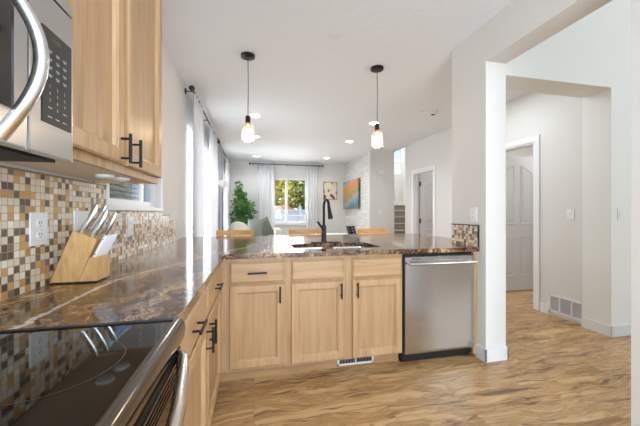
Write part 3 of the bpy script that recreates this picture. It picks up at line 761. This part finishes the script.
# ------------------------------------------------------------------ dishwasher
dw = thing('dishwasher', 'stainless dishwasher with horizontal bar handle beside the pillar', 'dishwasher', (1.455, 2.4, 0))
obj('tub', B().box(1.144, 1.770, 2.155, 2.70, .03, .868), 'dark', dw)
obj('toe_kick', B().box(1.146, 1.770, 2.175, 2.20, .004, .088), 'rubber', dw)
dd = obj('door', B().prism([(2.155, .083), (2.126, .083), (2.122, .10), (2.122, .842), (2.128, .850), (2.155, .850)], 0, 1.151, 1.768), 'steel_x', dw)
hb = B().tube([(1.166 + .594 * k / 16, 2.082 - .006 * math.sin(PI * k / 16), .795) for k in range(17)], .0125, 14)
for hx in (1.185, 1.741): hb.tube([(hx, 2.123, .795), (hx, 2.084, .795)], .009, 10)
obj('handle', hb, 'steel_h', dd, True)
obj('badge', B().box(1.208, 1.284, 2.1205, 2.1225, .822, .834), 'vent_dark', dd)

# toe-kick register under the sink cabinet
def register(root, x0, x1, z0, z1, y):
    obj('frame', B().box(x0, x1, y - .008, y, z0, z0 + .012).box(x0, x1, y - .008, y, z1 - .012, z1).box(x0, x0 + .014, y - .008, y, z0, z1).box(x1 - .014, x1, y - .008, y, z0, z1).box((x0 + x1) / 2 - .004, (x0 + x1) / 2 + .004, y - .008, y, z0, z1), 'plastic', root)
    obj('backing', B().box(x0 + .01, x1 - .01, y - .002, y, z0 + .01, z1 - .01), 'dark', root)
    b = B(); n = 22
    for k in range(n): x = x0 + .018 + (x1 - x0 - .036) * k / (n - 1); b.box(x - .0016, x + .0016, y - .006, y - .002, z0 + .012, z1 - .012)
    obj('louvre', b, 'steel_v', root)
t = thing('toe_kick_register', 'small white louvred register low in the toe kick under the sink cabinet', 'vent', (.77, 2.19, .0))
register(t, .625, .92, .015, .083, YF + .060)
# big return-air grille on the hall wall
t = thing('return_air_grille', 'large white three-bay return air grille low on the hall wall', 'vent', (XH, 2.65, .03))
y0, y1, z0, z1 = 2.465, 2.845, .035, .245; X0, X1 = XH - .012, XH
obj('frame', B().box(X0, X1, y0, y1, z0, z0 + .024).box(X0, X1, y0, y1, z1 - .024, z1).box(X0, X1, y0, y0 + .02, z0, z1).box(X0, X1, y1 - .02, y1, z0, z1).box(X0, X1, 2.578, 2.592, z0, z1).box(X0, X1, 2.712, 2.726, z0, z1), 'plastic', t)
obj('backing', B().box(XH - .002, XH, y0 + .01, y1 - .01, z0 + .01, z1 - .01), 'vent_dark', t)
b = B()
for k in range(18): z = z0 + .026 + k * .0093; b.box(XH - .010, XH - .003, y0 + .02, y1 - .02, z, z + .0034)
obj('louvre', b, 'plastic', t)

# ------------------------------------------------------------------ sink and faucet
sk = thing('sink', 'stainless double-bowl sink set under the granite', 'sink', ((SX0 + SX1) / 2, 2.47, .7))
def bowl(x0, x1, y0, y1):
    b = B(); rg = []
    for i, z in ((-.012, CT - .036), (0, CT - .036), (.004, CT - .05), (.01, CT - .17), (.03, CT - .19), (.09, CT - .195)):
        rg.append([(p[0], p[1], z) for p in rrect(x0 + i, x1 - i, y0 + i, y1 - i, max(.055 - max(i, 0) * .2, .02))])
    b.rings(rg); o = obj('bowl', b, 'steel_x', sk, True); s_ = o.modifiers.new('s', 'SOLIDIFY'); s_.thickness = .001; s_.offset = -1; return o
for q in ((SX0 + .004, .655, SY0, SY1), (.685, SX1 - .004, SY0, SY1)):
    o = bowl(*q); obj('drain', B().lathe(((q[0] + q[1]) / 2, 2.47, CT - .1935), [(.042, 0), (.04, .003), (.02, .001)], 20), 'steel_h', o, True)
fx, fy = .648, 2.755
fa = thing('faucet', 'matte black gooseneck pull-down kitchen faucet behind the sink', 'faucet', (fx, fy, CT))
obj('deck_plate', B().prism(rrect(fx - .125, fx + .165, fy - .028, fy + .028, .027), 2, CT, CT + .007, .002), 'black', fa)
obj('body', B().lathe((fx, fy, CT + .006), [(.028, 0), (.027, .02), (.0235, .03), (.0235, .135), (.020, .15), (.015, .165)], 20), 'black', fa, True)
pts = [(fx, fy, CT + .15), (fx, fy, CT + .24), (fx, fy, CT + .31)]
for k in range(0, 11):
    a = PI * k / 10; pts.append((fx + .008 * (1 - math.cos(a)), fy - .062 * (1 - math.cos(a)), CT + .345 + .058 * math.sin(a)))
obj('spout', B().tube(pts, .0125, 14), 'black', fa, True)
e = Vector(pts[-1]); obj('spray_head', B().tube([e, e + Vector((.003, -.006, -.03)), e + Vector((.008, -.018, -.085)), e + Vector((.011, -.024, -.118))], [.014, .016, .021, .023], 16), 'black', fa, True)
obj('lever', B().tube([(fx - .005, fy - .01, CT + .115), (fx - .012, fy - .045, CT + .12)], .022, 14).tube([(fx - .012, fy - .04, CT + .122), (fx - .075, fy - .06, CT + .20)], [.012, .0095], 10), 'black', fa, True)
# ------------------------------------------------------------------ knife block and knives
kb = thing('knife_block', 'slanted bamboo knife block on the granite against the mosaic backsplash', 'knife block', (-.70, 1.42, CT))
yA, yB = 1.365, 1.48
obj('slanted_block', B().prism([(-.781, CT + .006), (-.685, CT + .006), (-.618, 1.083), (-.703, 1.120)], 1, yA, yB, .002), 'bamboo', kb)
obj('front_block', B().prism([(-.684, CT + .006), (-.618, CT + .006), (-.618, 1.012), (-.6445, 1.012)], 1, yA + .002, yB - .002, .0015), 'bamboo', kb)
obj('foot', B().box(-.77, -.63, yA + .006, yB - .006, CT, CT + .006), 'rubber', kb)
kd = Vector((.44, 0, .898)).normalized()
def knife(p, L, r, label, group, mat='steel_h', w=.5):
    p = Vector(p); t = thing('kitchen_knife', label, 'knife', p, group)
    side = Vector((kd.z, 0, -kd.x)); b = B(); prof = [(-.02, .45), (0, .75), (.12, 1.), (.5, .82), (.8, 1.), (1., .55)]
    rg = []
    for u, s in prof:
        c = p + kd * (L * u if u > 0 else u); c = c + side * (.004 * math.sin(max(u, 0) * PI))
        rg.append([tuple(c + side * (r * s * math.cos(a)) + Vector((0, 1, 0)) * (r * w * s * math.sin(a))) for a in [2 * PI * k / 12 for k in range(12)]])
    b.rings(rg); obj('handle', b, mat, t, True)
    bb = B(); c0 = p - kd * .012; c1 = p + kd * .012
    bb.tube([c0, c1], r * .62, 10); obj('bolster', bb, 'steel_v', t, True)
    return t
kn = [((-.684, 1.388, 1.110), .128, 'big steel-handled knife in the block, the one nearest the wall and camera'),
      ((-.680, 1.450, 1.108), .128, 'big steel-handled knife in the block, far one against the backsplash'),
      ((-.646, 1.390, 1.094), .120, 'steel-handled knife in the top of the block on its room side, near one'),
      ((-.636, 1.452, 1.090), .112, 'steel-handled knife in the top of the block on its room side, far one')]
for p, L, lab in kn: knife(p, L, .0135, lab, 'steel handled knives in the top of the knife block')
for k in range(8):
    y = 1.3735 + k * .0136
    t = thing('steak_knife', 'slim pale-handled steak knife in the front row of the knife block', 'knife', (-.632, y, 1.011), 'steak knives in the front of the knife block')
    p = Vector((-.632, y, 1.010)); side = Vector((kd.z, 0, -kd.x)); rg = []
    for u, s in ((-.008, .8), (.02, 1.), (.085, 1.05), (.098, .7)):
        c = p + kd * u
        rg.append([tuple(c + side * (.0065 * s * math.cos(a)) + Vector((0, 1, 0)) * (.0044 * s * math.sin(a))) for a in [2 * PI * j / 10 for j in range(10)]])
    obj('handle', B().rings(rg), 'plastic', t, True)
    for u in (.015, .08): c = p + kd * u; obj('rivet', B().tube([c + Vector((0, -.0062, 0)), c + Vector((0, .0062, 0))], .0022, 8), 'outlet_dark', t)

# ------------------------------------------------------------------ outlets, switches
def plate(label, cat, y0, y1, z0, z1, x, s, kind):
    # s = +1 faces +x, -1 faces -x
    name = 'power_outlet' if kind == 'o' else 'light_switch' if kind == 's' else 'outlet_and_switch'
    t = thing(name, label, cat, (x, (y0 + y1) / 2, z0)); X = lambda d0, d1: (min(x + s * d0, x + s * d1), max(x + s * d0, x + s * d1))
    obj('cover_plate', B().box(*X(0, .006), y0, y1, z0, z1, .002), 'plastic', t)
    cy = (y0 + y1) / 2; cz = (z0 + z1) / 2; ks = [(cy, kind)] if kind in 'os' else [(y0 + (y1 - y0) * .27, 's'), (y0 + (y1 - y0) * .73, 's')]
    for c, k in ks:
        if k == 'o':
            for dz in (-.021, .021):
                rc = obj('receptacle', B().tube([(x + s * .006, c, cz + dz), (x + s * .0085, c, cz + dz)], .0165, 18), 'plastic', t)
                obj('slot', B().box(*X(.0085, .009), c - .0075, c - .005, cz + dz - .002, cz + dz + .007).box(*X(.0085, .009), c + .005, c + .0075, cz + dz - .002, cz + dz + .007).box(*X(.0085, .009), c - .002, c + .002, cz + dz - .011, cz + dz - .007), 'outlet_dark', rc)
        else:
            obj('rocker', B().box(*X(.006, .0085), c - .0165, c + .0165, cz - .033, cz + .033, .001), 'plastic', t)
            obj('toggle', B().box(*X(.0085, .013), c - .006, c + .006, cz - .010, cz + .012, .001), 'trim', t)
    return t
plate('white duplex power outlet on the mosaic backsplash, nearest the stove', 'outlet', 1.262, 1.352, 1.07, 1.192, WL + .008, 1, 'o')
plate('white double switch plate on the mosaic tile behind the knife block', 'switch', 1.530, 1.655, 1.075, 1.20, WL + .008, 1, 'd')
plate('white outlet on the mosaic tile below the kitchen window', 'outlet', 2.11, 2.19, 1.045, 1.165, WL + .008, 1, 'o')
plate('white outlet on the pillar just above the small tile panel', 'outlet', 2.135, 2.21, 1.115, 1.235, XR, -1, 'o')
plate('white rocker switch on the hall wall between the doorway and the corner', 'switch', 2.565, 2.645, 1.125, 1.235, XH, -1, 's')
t = thing('light_switch', 'white light switch on the bright wall end at the far right', 'switch', (3.45, YN, 1.12))
obj('cover_plate', B().box(3.425, 3.495, YN - .006, YN, 1.12, 1.235, .002), 'plastic', t); obj('rocker', B().box(3.444, 3.476, YN - .0095, YN - .006, 1.145, 1.21, .001), 'trim', t)
t = thing('light_switch', 'white light switch on the wall left of the stairs', 'switch', (3.03, 6.88, 1.15))
obj('cover_plate', B().box(2.975, 3.085, 6.873, 6.88, 1.155, 1.275, .002), 'plastic', t); obj('rocker', B().box(3.0, 3.06, 6.869, 6.873, 1.18, 1.25, .001), 'trim', t)
t = thing('door_chime', 'white door chime box high on the wall left of the stairs', 'door chime', (3.05, 6.88, 2.13))
obj('housing', B().box(2.97, 3.14, 6.83, 6.88, 2.135, 2.245, .008), 'plastic', t); obj('grille', B().box(3.0, 3.11, 6.827, 6.831, 2.16, 2.22), 'trim', t)

# ------------------------------------------------------------------ pendants, recessed lights, ceiling items
def pendant(x, y, label):
    t = thing('pendant_light', label, 'pendant light', (x, y, CZ), 'pendant lights over the peninsula')
    obj('canopy', B().lathe((x, y, CZ - .026), [(.055, 0), (.066, .004), (.066, .026)], 28), 'black', t, True)
    obj('cord', B().tube([(x, y, CZ - .02), (x + .003, y, 2.42), (x, y, 2.12)], .0035, 8), 'black', t)
    so = obj('socket', B().lathe((x, y, 2.062), [(.010, .068), (.022, .062), (.024, .03), (.024, .0)][::-1], 18), 'black', t, True)
    obj('collar', B().lathe((x, y, 2.030), [(.019, .0), (.022, .004), (.022, .032)], 18), 'brass', t, True)
    prof = [(.060, 0), (.060, .10), (.059, .125), (.052, .148), (.035, .160), (.025, .164)]
    b = B().lathe((x, y, 1.886), prof, 32, close=False).lathe((x, y, 1.886), [(r - .0025, z) for r, z in prof], 32, close=False)
    obj('glass_shade', b, 'shade_glass', t, True)
    obj('bulb', B().lathe((x, y, 1.935), [(.006, 0), (.018, .010), (.023, .03), (.021, .052), (.014, .08), (.012, .098)], 20), 'bulb', t, True)
    l = bpy.data.lights.new('pendant_glow', 'POINT'); l.energy = 2; l.color = (1, .78, .55); l.shadow_soft_size = .03
    o = bpy.data.objects.new('pendant_glow', l); COL.objects.link(o); o.location = (x, y, 1.905)
pendant(-.057, 2.96, 'clear glass jar pendant on a thin black cord, the left one over the peninsula')
pendant(1.262, 2.925, 'clear glass jar pendant on a thin black cord, the right one over the sink side')
for (x, y, lab) in ((.015, 4.76, 'nearest one in the left row'), (.027, 6.07, 'middle one in the left row'), (.078, 8.14, 'farthest one in the left row'),
                    (1.984, 4.73, 'nearest one in the right row'), (1.985, 6.06, 'middle one in the right row'), (1.96, 8.02, 'farthest one in the right row')):
    t = thing('recessed_light', 'lit round recessed ceiling light, the %s' % lab, 'ceiling light', (x, y, CZ), 'recessed lights in the great room ceiling')
    obj('trim_ring', B().lathe((x, y, CZ - .006), [(.078, .0), (.098, .003), (.098, .006)], 28), 'plastic', t, True)
    obj('lens', B().lathe((x, y, CZ - .008), [(.07, 0), (.076, .002)], 28), 'lamp_on', t)
    l = bpy.data.lights.new('recessed_beam', 'SPOT'); l.energy = 14; l.spot_size = 2.6; l.spot_blend = .6; l.shadow_soft_size = .07; l.color = (.95, .97, 1)
    o = bpy.data.objects.new('recessed_beam', l); COL.objects.link(o); o.location = (x, y, CZ - .03)
single('blank_cover', B().lathe((.684, 2.476, CZ - .005), [(.05, 0), (.056, .005)], 28), 'trim', 'round white blank cover plate on the ceiling between the pendants', 'ceiling plate', smooth=True)
t = thing('smoke_detector', 'round white smoke detector on the ceiling near the pillar', 'smoke detector', (2.637, 4.02, CZ))
obj('housing', B().lathe((2.637, 4.02, CZ - .04), [(.045, 0), (.068, .010), (.072, .04)], 26), 'plastic', t, True); obj('sensor', B().lathe((2.637, 4.02, CZ - .048), [(.022, 0), (.03, .008)], 20), 'vent_dark', t)
single('sprinkler_head', B().lathe((2.465, 4.014, CZ - .022), [(.018, 0), (.03, .006), (.034, .022)], 20), 'plastic', 'small white ceiling sprinkler head beside the smoke detector', 'sprinkler', smooth=True)

# ------------------------------------------------------------------ curtains
def curtain_mesh(a0, a1, z0, z1, depth, folds, flare=1.15, seed=0):
    rnd = random.Random(seed); nu = folds * 10; nz = 14; ph = [rnd.uniform(-.5, .5) for _ in range(8)]
    mid = (a0 + a1) / 2; g = []
    for j in range(nz + 1):
        t = j / nz; z = z1 + (z0 - z1) * t; row = []
        for i in range(nu + 1):
            u = i / nu; wd = (1 + (flare - 1) * t)
            a = mid + (a0 - mid + (a1 - a0) * u) * wd
            d = math.sin(u * folds * 2 * PI + ph[0] + .5 * math.sin(t * 2 + ph[1]) + .6 * math.sin(u * 7 + ph[2])) * depth * (.55 + .45 * t + .2 * math.sin(u * 11 + ph[3]))
            row.append((a, d, z))
        g.append(row)
    return g
def curtain(label, axis, a0, a1, w, z0, z1, folds, mat='curtain', seed=0, flare=1.1, depth=.034, group=None):
    g = curtain_mesh(a0, a1, z0, z1, depth, folds, flare, seed)
    f = (lambda p: (w + p[1], p[0], p[2])) if axis == 'y' else (lambda p: (p[0], w + p[1], p[2]))
    loc = (w, (a0 + a1) / 2, z0) if axis == 'y' else ((a0 + a1) / 2, w, z0)
    b = B(); vs = [[b.b.verts.new(f(p)) for p in row] for row in g]
    for r0, r1 in zip(vs, vs[1:]):
        for i in range(len(r0) - 1): b.b.faces.new((r0[i], r0[i + 1], r1[i + 1], r1[i]))
    o = single('curtain', b, mat, label, 'curtain', group or 'floor length curtains', True)
    s_ = o.modifiers.new('thickness', 'SOLIDIFY'); s_.thickness = .003
    return o
XC = WL + .10
curtain('white floor-length curtain on the left wall, the nearest panel to the kitchen', 'y', 3.75, 4.34, XC, .03, 2.60, 4, seed=1, flare=1.0)
curtain('white floor-length curtain on the left wall at the far side of the first tall window', 'y', 5.05, 5.95, XC, .03, 2.60, 5, seed=2)
curtain('pale grey curtain on the left wall at the near side of the second tall window', 'y', 6.40, 7.0, XC, .03, 2.60, 5, 'curtain_grey', seed=3)
curtain('white floor-length curtain on the left wall, the farthest panel by the potted tree', 'y', 7.9, 8.78, XC, .03, 2.62, 5, seed=4, flare=1.0)
curtain('white curtain hanging left of the back window', 'x', .09, .59, YB - .09, .03, 2.60, 4, seed=5, flare=1.05)
curtain('white curtain hanging right of the back window', 'x', 1.54, 1.88, YB - .09, .03, 2.60, 4, seed=6, flare=1.08)
def rod(label, axis, a0, a1, w, z, wallc, rings_):
    f = (lambda a, d=0, zz=0: (w + d, a, z + zz)) if axis == 'y' else (lambda a, d=0, zz=0: (a, w + d, z + zz))
    t = thing('curtain_rod', label, 'curtain rod', f((a0 + a1) / 2))
    obj('pole', B().tube([f(a0), f(a1)], .0125, 12), 'bronze', t, True)
    for a, s in ((a0, -1), (a1, 1)):
        obj('finial', B().tube([f(a), f(a + s * .015), f(a + s * .02), f(a + s * .05), f(a + s * .065)], [.014, .014, .03, .032, .012], 14), 'bronze', t, True)
    for a in (a0 + .06, (a0 + a1) / 2, a1 - .06):
        k = f(a); e = (wallc, a, z) if axis == 'y' else (a, wallc, z)
        obj('bracket', B().tube([k, e], .006, 8).tube([(e[0], e[1], e[2] - .03), (e[0], e[1], e[2] + .03)], .010, 8), 'bronze', t)
rod('dark bronze curtain rod over the first tall window on the left wall', 'y', 3.68, 6.02, XC, 2.615, WL + .012, 0)
rod('dark bronze curtain rod over the second tall window on the left wall', 'y', 6.30, 8.72, XC, 2.615, WL + .012, 0)
rod('dark bronze curtain rod over the back window', 'x', -.08, 2.0, YB - .09, 2.615, YB - .012, 0)

# ------------------------------------------------------------------ art
t = thing('landscape_painting', 'large canvas painting of an autumn lake mounted on the white brick wall', 'painting', (2.72, 8.2, 1.33))
obj('canvas', B().box(2.69, 2.725, 7.52, 8.82, 1.31, 2.13, .003), 'painting', t); obj('mount', B().box(2.725, 2.77, 7.95, 8.45, 1.55, 1.95), 'black', t)
t = thing('framed_print', 'small framed branch print on the back wall right of the window', 'picture', (2.29, YB, 1.59))
obj('print', B().box(2.085, 2.495, YB - .022, YB - .012, 1.605, 2.135), 'botanical', t)
obj('frame', B().box(2.07, 2.09, YB - .028, YB, 1.59, 2.15).box(2.49, 2.51, YB - .028, YB, 1.59, 2.15).box(2.09, 2.49, YB - .028, YB, 1.59, 1.61).box(2.09, 2.49, YB - .028, YB, 2.13, 2.15), 'frame_wood', t)

# ------------------------------------------------------------------ stools
def make_stool(label):
    t = thing('bar_stool', label, 'stool', (0, 0, 0), 'wooden stools behind the peninsula')
    pr = [(-.215, -.015), (-.12, .010), (0, .018), (.12, .010), (.215, -.015)]
    def rail(z0, z1, th=.022):
        b = B()
        top = [(x, .19 + y) for x, y in pr] + [(x, .19 + y + th) for x, y in pr[::-1]]
        return b.prism(top, 2, z0, z1, .004)
    obj('top_rail', rail(.905, .968), 'oak', t); obj('lower_rail', rail(.80, .83), 'oak', t)
    for k in range(7): x = -.16 + k * .0533; obj('spindle', B().tube([(x, .205, .83), (x, .205, .905)], .006, 8), 'cane', t)
    for s in (-1, 1):
        obj('leg', B().tube([(s * .205, .225, 0), (s * .195, .19, .62), (s * .198, .195, .90)], [.016, .019, .016], 10), 'oak', t)
        obj('leg', B().tube([(s * .205, -.20, 0), (s * .185, -.175, .62)], [.015, .019], 10), 'oak', t)
        obj('stretcher', B().tube([(s * .200, -.19, .25), (s * .20, .21, .25)], .010, 8), 'oak', t)
    obj('foot_rest', B().tube([(-.198, -.188, .2), (.198, -.188, .2)], .012, 8), 'oak', t)
    obj('seat', B().prism(rrect(-.215, .215, -.20, .20, .05), 2, .615, .655, .006), 'cane', t)
    return t
s0 = make_stool('honey oak bar stool behind the peninsula, the left one near the curtains')
for o, (x, y) in zip([s0, copy_tree(s0), copy_tree(s0)], ((-.235, 3.80), (.69, 3.82), (1.65, 3.80))): o.location = (x, y, 0); o.scale = (1.09, 1, 1)
for o in COL.objects:
    if o.name == 'bar_stool.001': o['label'] = 'honey oak bar stool behind the peninsula, the middle one beyond the faucet'
    if o.name == 'bar_stool.002': o['label'] = 'honey oak bar stool behind the peninsula, the right one nearest the stairs'

# ------------------------------------------------------------------ great room furniture
tx, ty = 1.55, 5.55
t = thing('dining_table', 'round white pedestal table beyond the peninsula', 'table', (tx, ty, 0))
obj('tabletop', B().lathe((tx, ty, .745), [(.44, 0), (.475, .008), (.48, .028)], 48), 'plastic', t, True)
obj('pedestal', B().lathe((tx, ty, .02), [(.06, 0), (.045, .1), (.04, .5), (.09, .725)], 24), 'plastic', t, True); obj('base', B().lathe((tx, ty, 0), [(.30, 0), (.29, .015), (.06, .03)], 32), 'plastic', t, True)
t = thing('letter_tray', 'black stepped letter tray standing on the round white table', 'tray', (1.79, 5.30, .773))
for k in range(4):
    b = B(); c = (1.79 - .012 * k, 5.30, .776 + k * .045)
    b.box(c[0] - .065, c[0] + .065, 5.24, 5.36, c[2], c[2] + .028).box(c[0] - .065, c[0] - .055, 5.24, 5.36, c[2], c[2] + .040).box(c[0] + .055, c[0] + .065, 5.24, 5.36, c[2], c[2] + .040).box(c[0] - .02, c[0] + .02, 5.28, 5.32, c[2] - .03 if k else c[2], c[2])
    obj('tier', b, 'black', t)
obj('post', B().tube([(1.80, 5.34, .775), (1.755, 5.34, .945)], .015, 8), 'black', t)

def cushion(name, label, c, w, h, d, ry, rz, mat, cat='cushion'):
    b = bmesh.new(); bmesh.ops.create_grid(b, x_segments=12, y_segments=12, size=1)
    top = [v for v in b.verts]
    B2 = B(); rows = {}
    for sgn in (1, -1):
        vs = []
        for i in range(13):
            r_ = []
            for j in range(13):
                u = i / 6 - 1; v = j / 6 - 1; k = (1 - abs(u) ** 2.6) * (1 - abs(v) ** 2.6); e = 1 - .06 * (1 - abs(u)) * abs(v) ** 4
                r_.append(B2.b.verts.new((u * w / 2 * (1 - .05 * (1 - v * v)), sgn * d / 2 * max(k, 0) ** .5, v * h / 2 * (1 - .05 * (1 - u * u)))))
            vs.append(r_)
        for i in range(12):
            for j in range(12): B2.b.faces.new((vs[i][j], vs[i + 1][j], vs[i + 1][j + 1], vs[i][j + 1]))
    b.free(); bmesh.ops.remove_doubles(B2.b, verts=B2.b.verts, dist=1e-4)
    bmesh.ops.transform(B2.b, matrix=Matrix.Translation(c) @ Matrix.Rotation(rz, 4, 'Z') @ Matrix.Rotation(ry, 4, 'Y'), verts=B2.b.verts)
    return single(name, B2, mat, label, cat, None, True)
# round-backed chair
cx, cy = -.33, 7.0
t = thing('tub_chair', 'cream round-backed tub chair near the far left curtain', 'armchair', (cx, cy, 0))
b = B(); inner = []; n = 24; rg = []
for k in range(n + 1):
    a = PI + PI * (k / n) - 0.0; ht = .70 + .30 * math.sin(PI * k / n) ** .8
    ca, sa = math.cos(a), math.sin(a); sec = []
    for (r_, z) in ((.20, .42), (.20, ht - .03), (.225, ht), (.255, ht - .02), (.265, ht - .08), (.25, .15), (.20, .15)): sec.append((cx + r_ * ca, cy + r_ * sa, z))
    rg.append(sec)
vs = [[b.b.verts.new(p) for p in s_] for s_ in rg]
for a_, c_ in zip(vs, vs[1:]):
    for i in range(7): b.b.faces.new((a_[i], a_[(i + 1) % 7], c_[(i + 1) % 7], c_[i]))
b.b.faces.new(vs[0]); b.b.faces.new(vs[-1][::-1])
obj('backrest', b, 'upholstery', t, True); obj('seat', B().lathe((cx, cy, .15), [(.20, 0), (.205, .2), (.19, .28)], 28), 'upholstery', t, True)
for k in range(4): a = PI / 4 + k * PI / 2; obj('leg', B().tube([(cx + .17 * math.cos(a), cy + .17 * math.sin(a), 0), (cx + .15 * math.cos(a), cy + .15 * math.sin(a), .15)], [.012, .018], 8), 'oak', t)
# sofa along the back wall
t = thing('sofa', 'low cream sofa below the back window', 'sofa', (.25, 7.9, 0))
obj('base', B().box(-.15, .66, 7.35, 8.2, .06, .42, .03), 'upholstery', t); obj('backrest', B().box(-.15, .66, 8.0, 8.22, .40, .80, .05), 'upholstery', t)
obj('arm', B().box(.50, .66, 7.30, 8.22, .30, .80, .04), 'upholstery', t); obj('arm', B().box(-.28, -.14, 7.30, 8.22, .30, .72, .04), 'upholstery', t)
obj('seat_cushion', B().box(-.13, .49, 7.33, 8.0, .42, .55, .04), 'upholstery', t)
for xx in (-.22, .60):
    for yy in (7.4, 8.1): obj('leg', B().tube([(xx, yy, 0), (xx, yy, .08)], .02, 8), 'black', t)
cushion('throw_pillow', 'round-cornered grey patterned throw pillow leaning on the cream sofa', (.03, 7.72, .79), .42, .46, .14, .15, .1, 'grey_cloth')
cushion('throw_pillow', 'sage green throw pillow tilted behind the grey one', (.26, 7.88, .81), .38, .48, .12, -.4, -.1, 'green_cloth')
# floor lamp between the curtains
lx, ly = -.60, 6.18
t = thing('floor_lamp', 'torchiere floor lamp with a white bowl shade between the left curtains', 'lamp', (lx, ly, 0))
obj('base', B().lathe((lx, ly, 0), [(.10, 0), (.10, .015), (.02, .03)], 24), 'black', t, True); obj('pole', B().tube([(lx, ly, .02), (lx, ly, 1.70)], .010, 10), 'black', t)
obj('lamp_shade', B().lathe((lx, ly, 1.69), [(.015, 0), (.055, .02), (.088, .07), (.098, .14), (.092, .14), (.02, .02)], 28), 'milk', t, True)

# potted tree
def leaves(b, c, rad, n, size, rnd, shell=.45):
    for _ in range(n):
        while True:
            p = Vector((rnd.uniform(-1, 1), rnd.uniform(-1, 1), rnd.uniform(-1, 1)))
            if shell < p.length < 1: break
        p = Vector((c[0] + p.x * rad[0], c[1] + p.y * rad[1], c[2] + p.z * rad[2]))
        d = Vector((rnd.gauss(0, 1), rnd.gauss(0, 1), rnd.gauss(-.3, .8))).normalized(); w = d.cross(Vector((rnd.gauss(0, 1), rnd.gauss(0, 1), rnd.gauss(0, 1)))).normalized()
        s = size * rnd.uniform(.7, 1.3); up = d.cross(w) * s * .12
        v = [b.b.verts.new(q) for q in (p, p + d * s * .5 + w * s * .28 + up, p + d * s, p + d * s * .5 - w * s * .28 + up)]
        b.b.faces.new((v[0], v[1], v[2])); b.b.faces.new((v[0], v[2], v[3]))
rnd = random.Random(5)
px, py = -.30, 8.45
t = thing('potted_tree', 'leafy green potted indoor tree in the far left corner', 'plant', (px, py, 0))
obj('planter', B().lathe((px, py, 0), [(.15, 0), (.18, .30), (.17, .30), (.165, .27)], 28), 'pot', t, True); obj('soil', B().lathe((px, py, .25), [(.155, 0), (.16, .02)], 20), 'soil', t)
tb = B()
for k in range(4): tb.tube([(px + .02 * k - .03, py, .26), (px + .04 * math.sin(k * 2), py + .02 * k, .9), (px + .12 * math.sin(k * 1.7), py + .05 * math.cos(k * 2), 1.55)], [.014, .011, .006], 8)
obj('trunk', tb, 'bark', t, True)
fb = B()
for (dx, dz, rx, rz, n) in ((-.05, 1.38, .24, .24, 200), (.10, 1.15, .20, .22, 170), (-.12, 1.05, .17, .18, 100), (-.06, 1.66, .15, .18, 110), (-.09, 1.92, .07, .13, 34), (.18, 1.42, .14, .10, 60), (.0, .85, .2, .14, 60)):
    leaves(fb, (px + dx, py - .05, dz), (rx, .20, rz), n, .12, rnd, 0)
obj('foliage', fb, 'ficus', t)

# ------------------------------------------------------------------ outdoors
struct('ground', B().box(-30, 40, 9.5, 60, -.35, -.30).box(-30, WL - .2, -10, 9.5, -.35, -.30), 'grass')
def tree(label, c, rad, n, size, mat, trunk_h, name='tree'):
    t = thing(name, label, 'tree', (c[0], c[1], -.3)); r_ = random.Random(int(c[0] * 10) + 99)
    if trunk_h: obj('trunk', B().tube([(c[0], c[1], -.3), (c[0] + .1, c[1], c[2])], [.16, .07], 10), 'bark', t)
    b = B(); leaves(b, c, rad, n, size, r_, .25); obj('foliage', b, mat, t); return t
tree('yellow-green leafy tree seen through the left pane of the back window', (.7, 15.8, 2.2), (1.1, 1.1, 2.1), 2600, .30, 'tree_yellow', 1)
tree('green leafy tree seen through the right pane of the back window', (3.4, 15.9, 2.4), (1.2, 1.1, 2.2), 2600, .30, 'tree_green', 1)
tree('pale tree far behind the fence beyond the back window', (1.2, 19.5, 3.0), (4.5, 1.5, 3.6), 3200, .5, 'tree_yellow', 1)
tree('dark green hedge outside the kitchen window', (-2.6, 3.9, 1.1), (.7, 4.2, 1.7), 9000, .19, 'hedge', 0, 'hedge')
fe = thing('garden_fence', 'white vinyl panel fence outside the back window', 'fence', (1.5, 12.5, -.3))
for k in range(5):
    xx = -1.6 + k * 1.75; obj('post', B().box(xx - .07, xx + .07, 12.43, 12.57, -.3, 1.44, .01).prism([(xx - .085, 1.44), (xx + .085, 1.44), (xx, 1.52)], 1, 12.42, 12.58), 'vinyl', fe)
fb = B()
for k in range(40): xx = -1.6 + k * .175; fb.box(xx + .004, xx + .171, 12.48, 12.52, -.25, 1.25)
obj('boards', fb, 'vinyl', fe); obj('top_rail', B().box(-1.6, 5.4, 12.46, 12.54, 1.25, 1.33).box(-1.6, 5.4, 12.46, 12.54, .85, .90), 'vinyl', fe)
h = thing('neighbour_house', 'low terracotta-roofed house behind the fence', 'house', (.7, 13.6, -.3))
obj('wall', B().box(-.6, 1.9, 13.4, 14.2, -.3, 1.1), 'siding', h); obj('roof', B().prism([(-.8, 1.1), (2.1, 1.1), (1.5, 1.50), (-.2, 1.50)], 1, 13.3, 14.3), 'terracotta', h)
h = thing('neighbour_house', 'pale sided house wall beyond the hedge, seen through the right pane of the kitchen window', 'house', (-6.2, 14, -.3))
obj('wall', B().box(-6.6, -6, 8, 30, -.3, 5), 'siding', h)
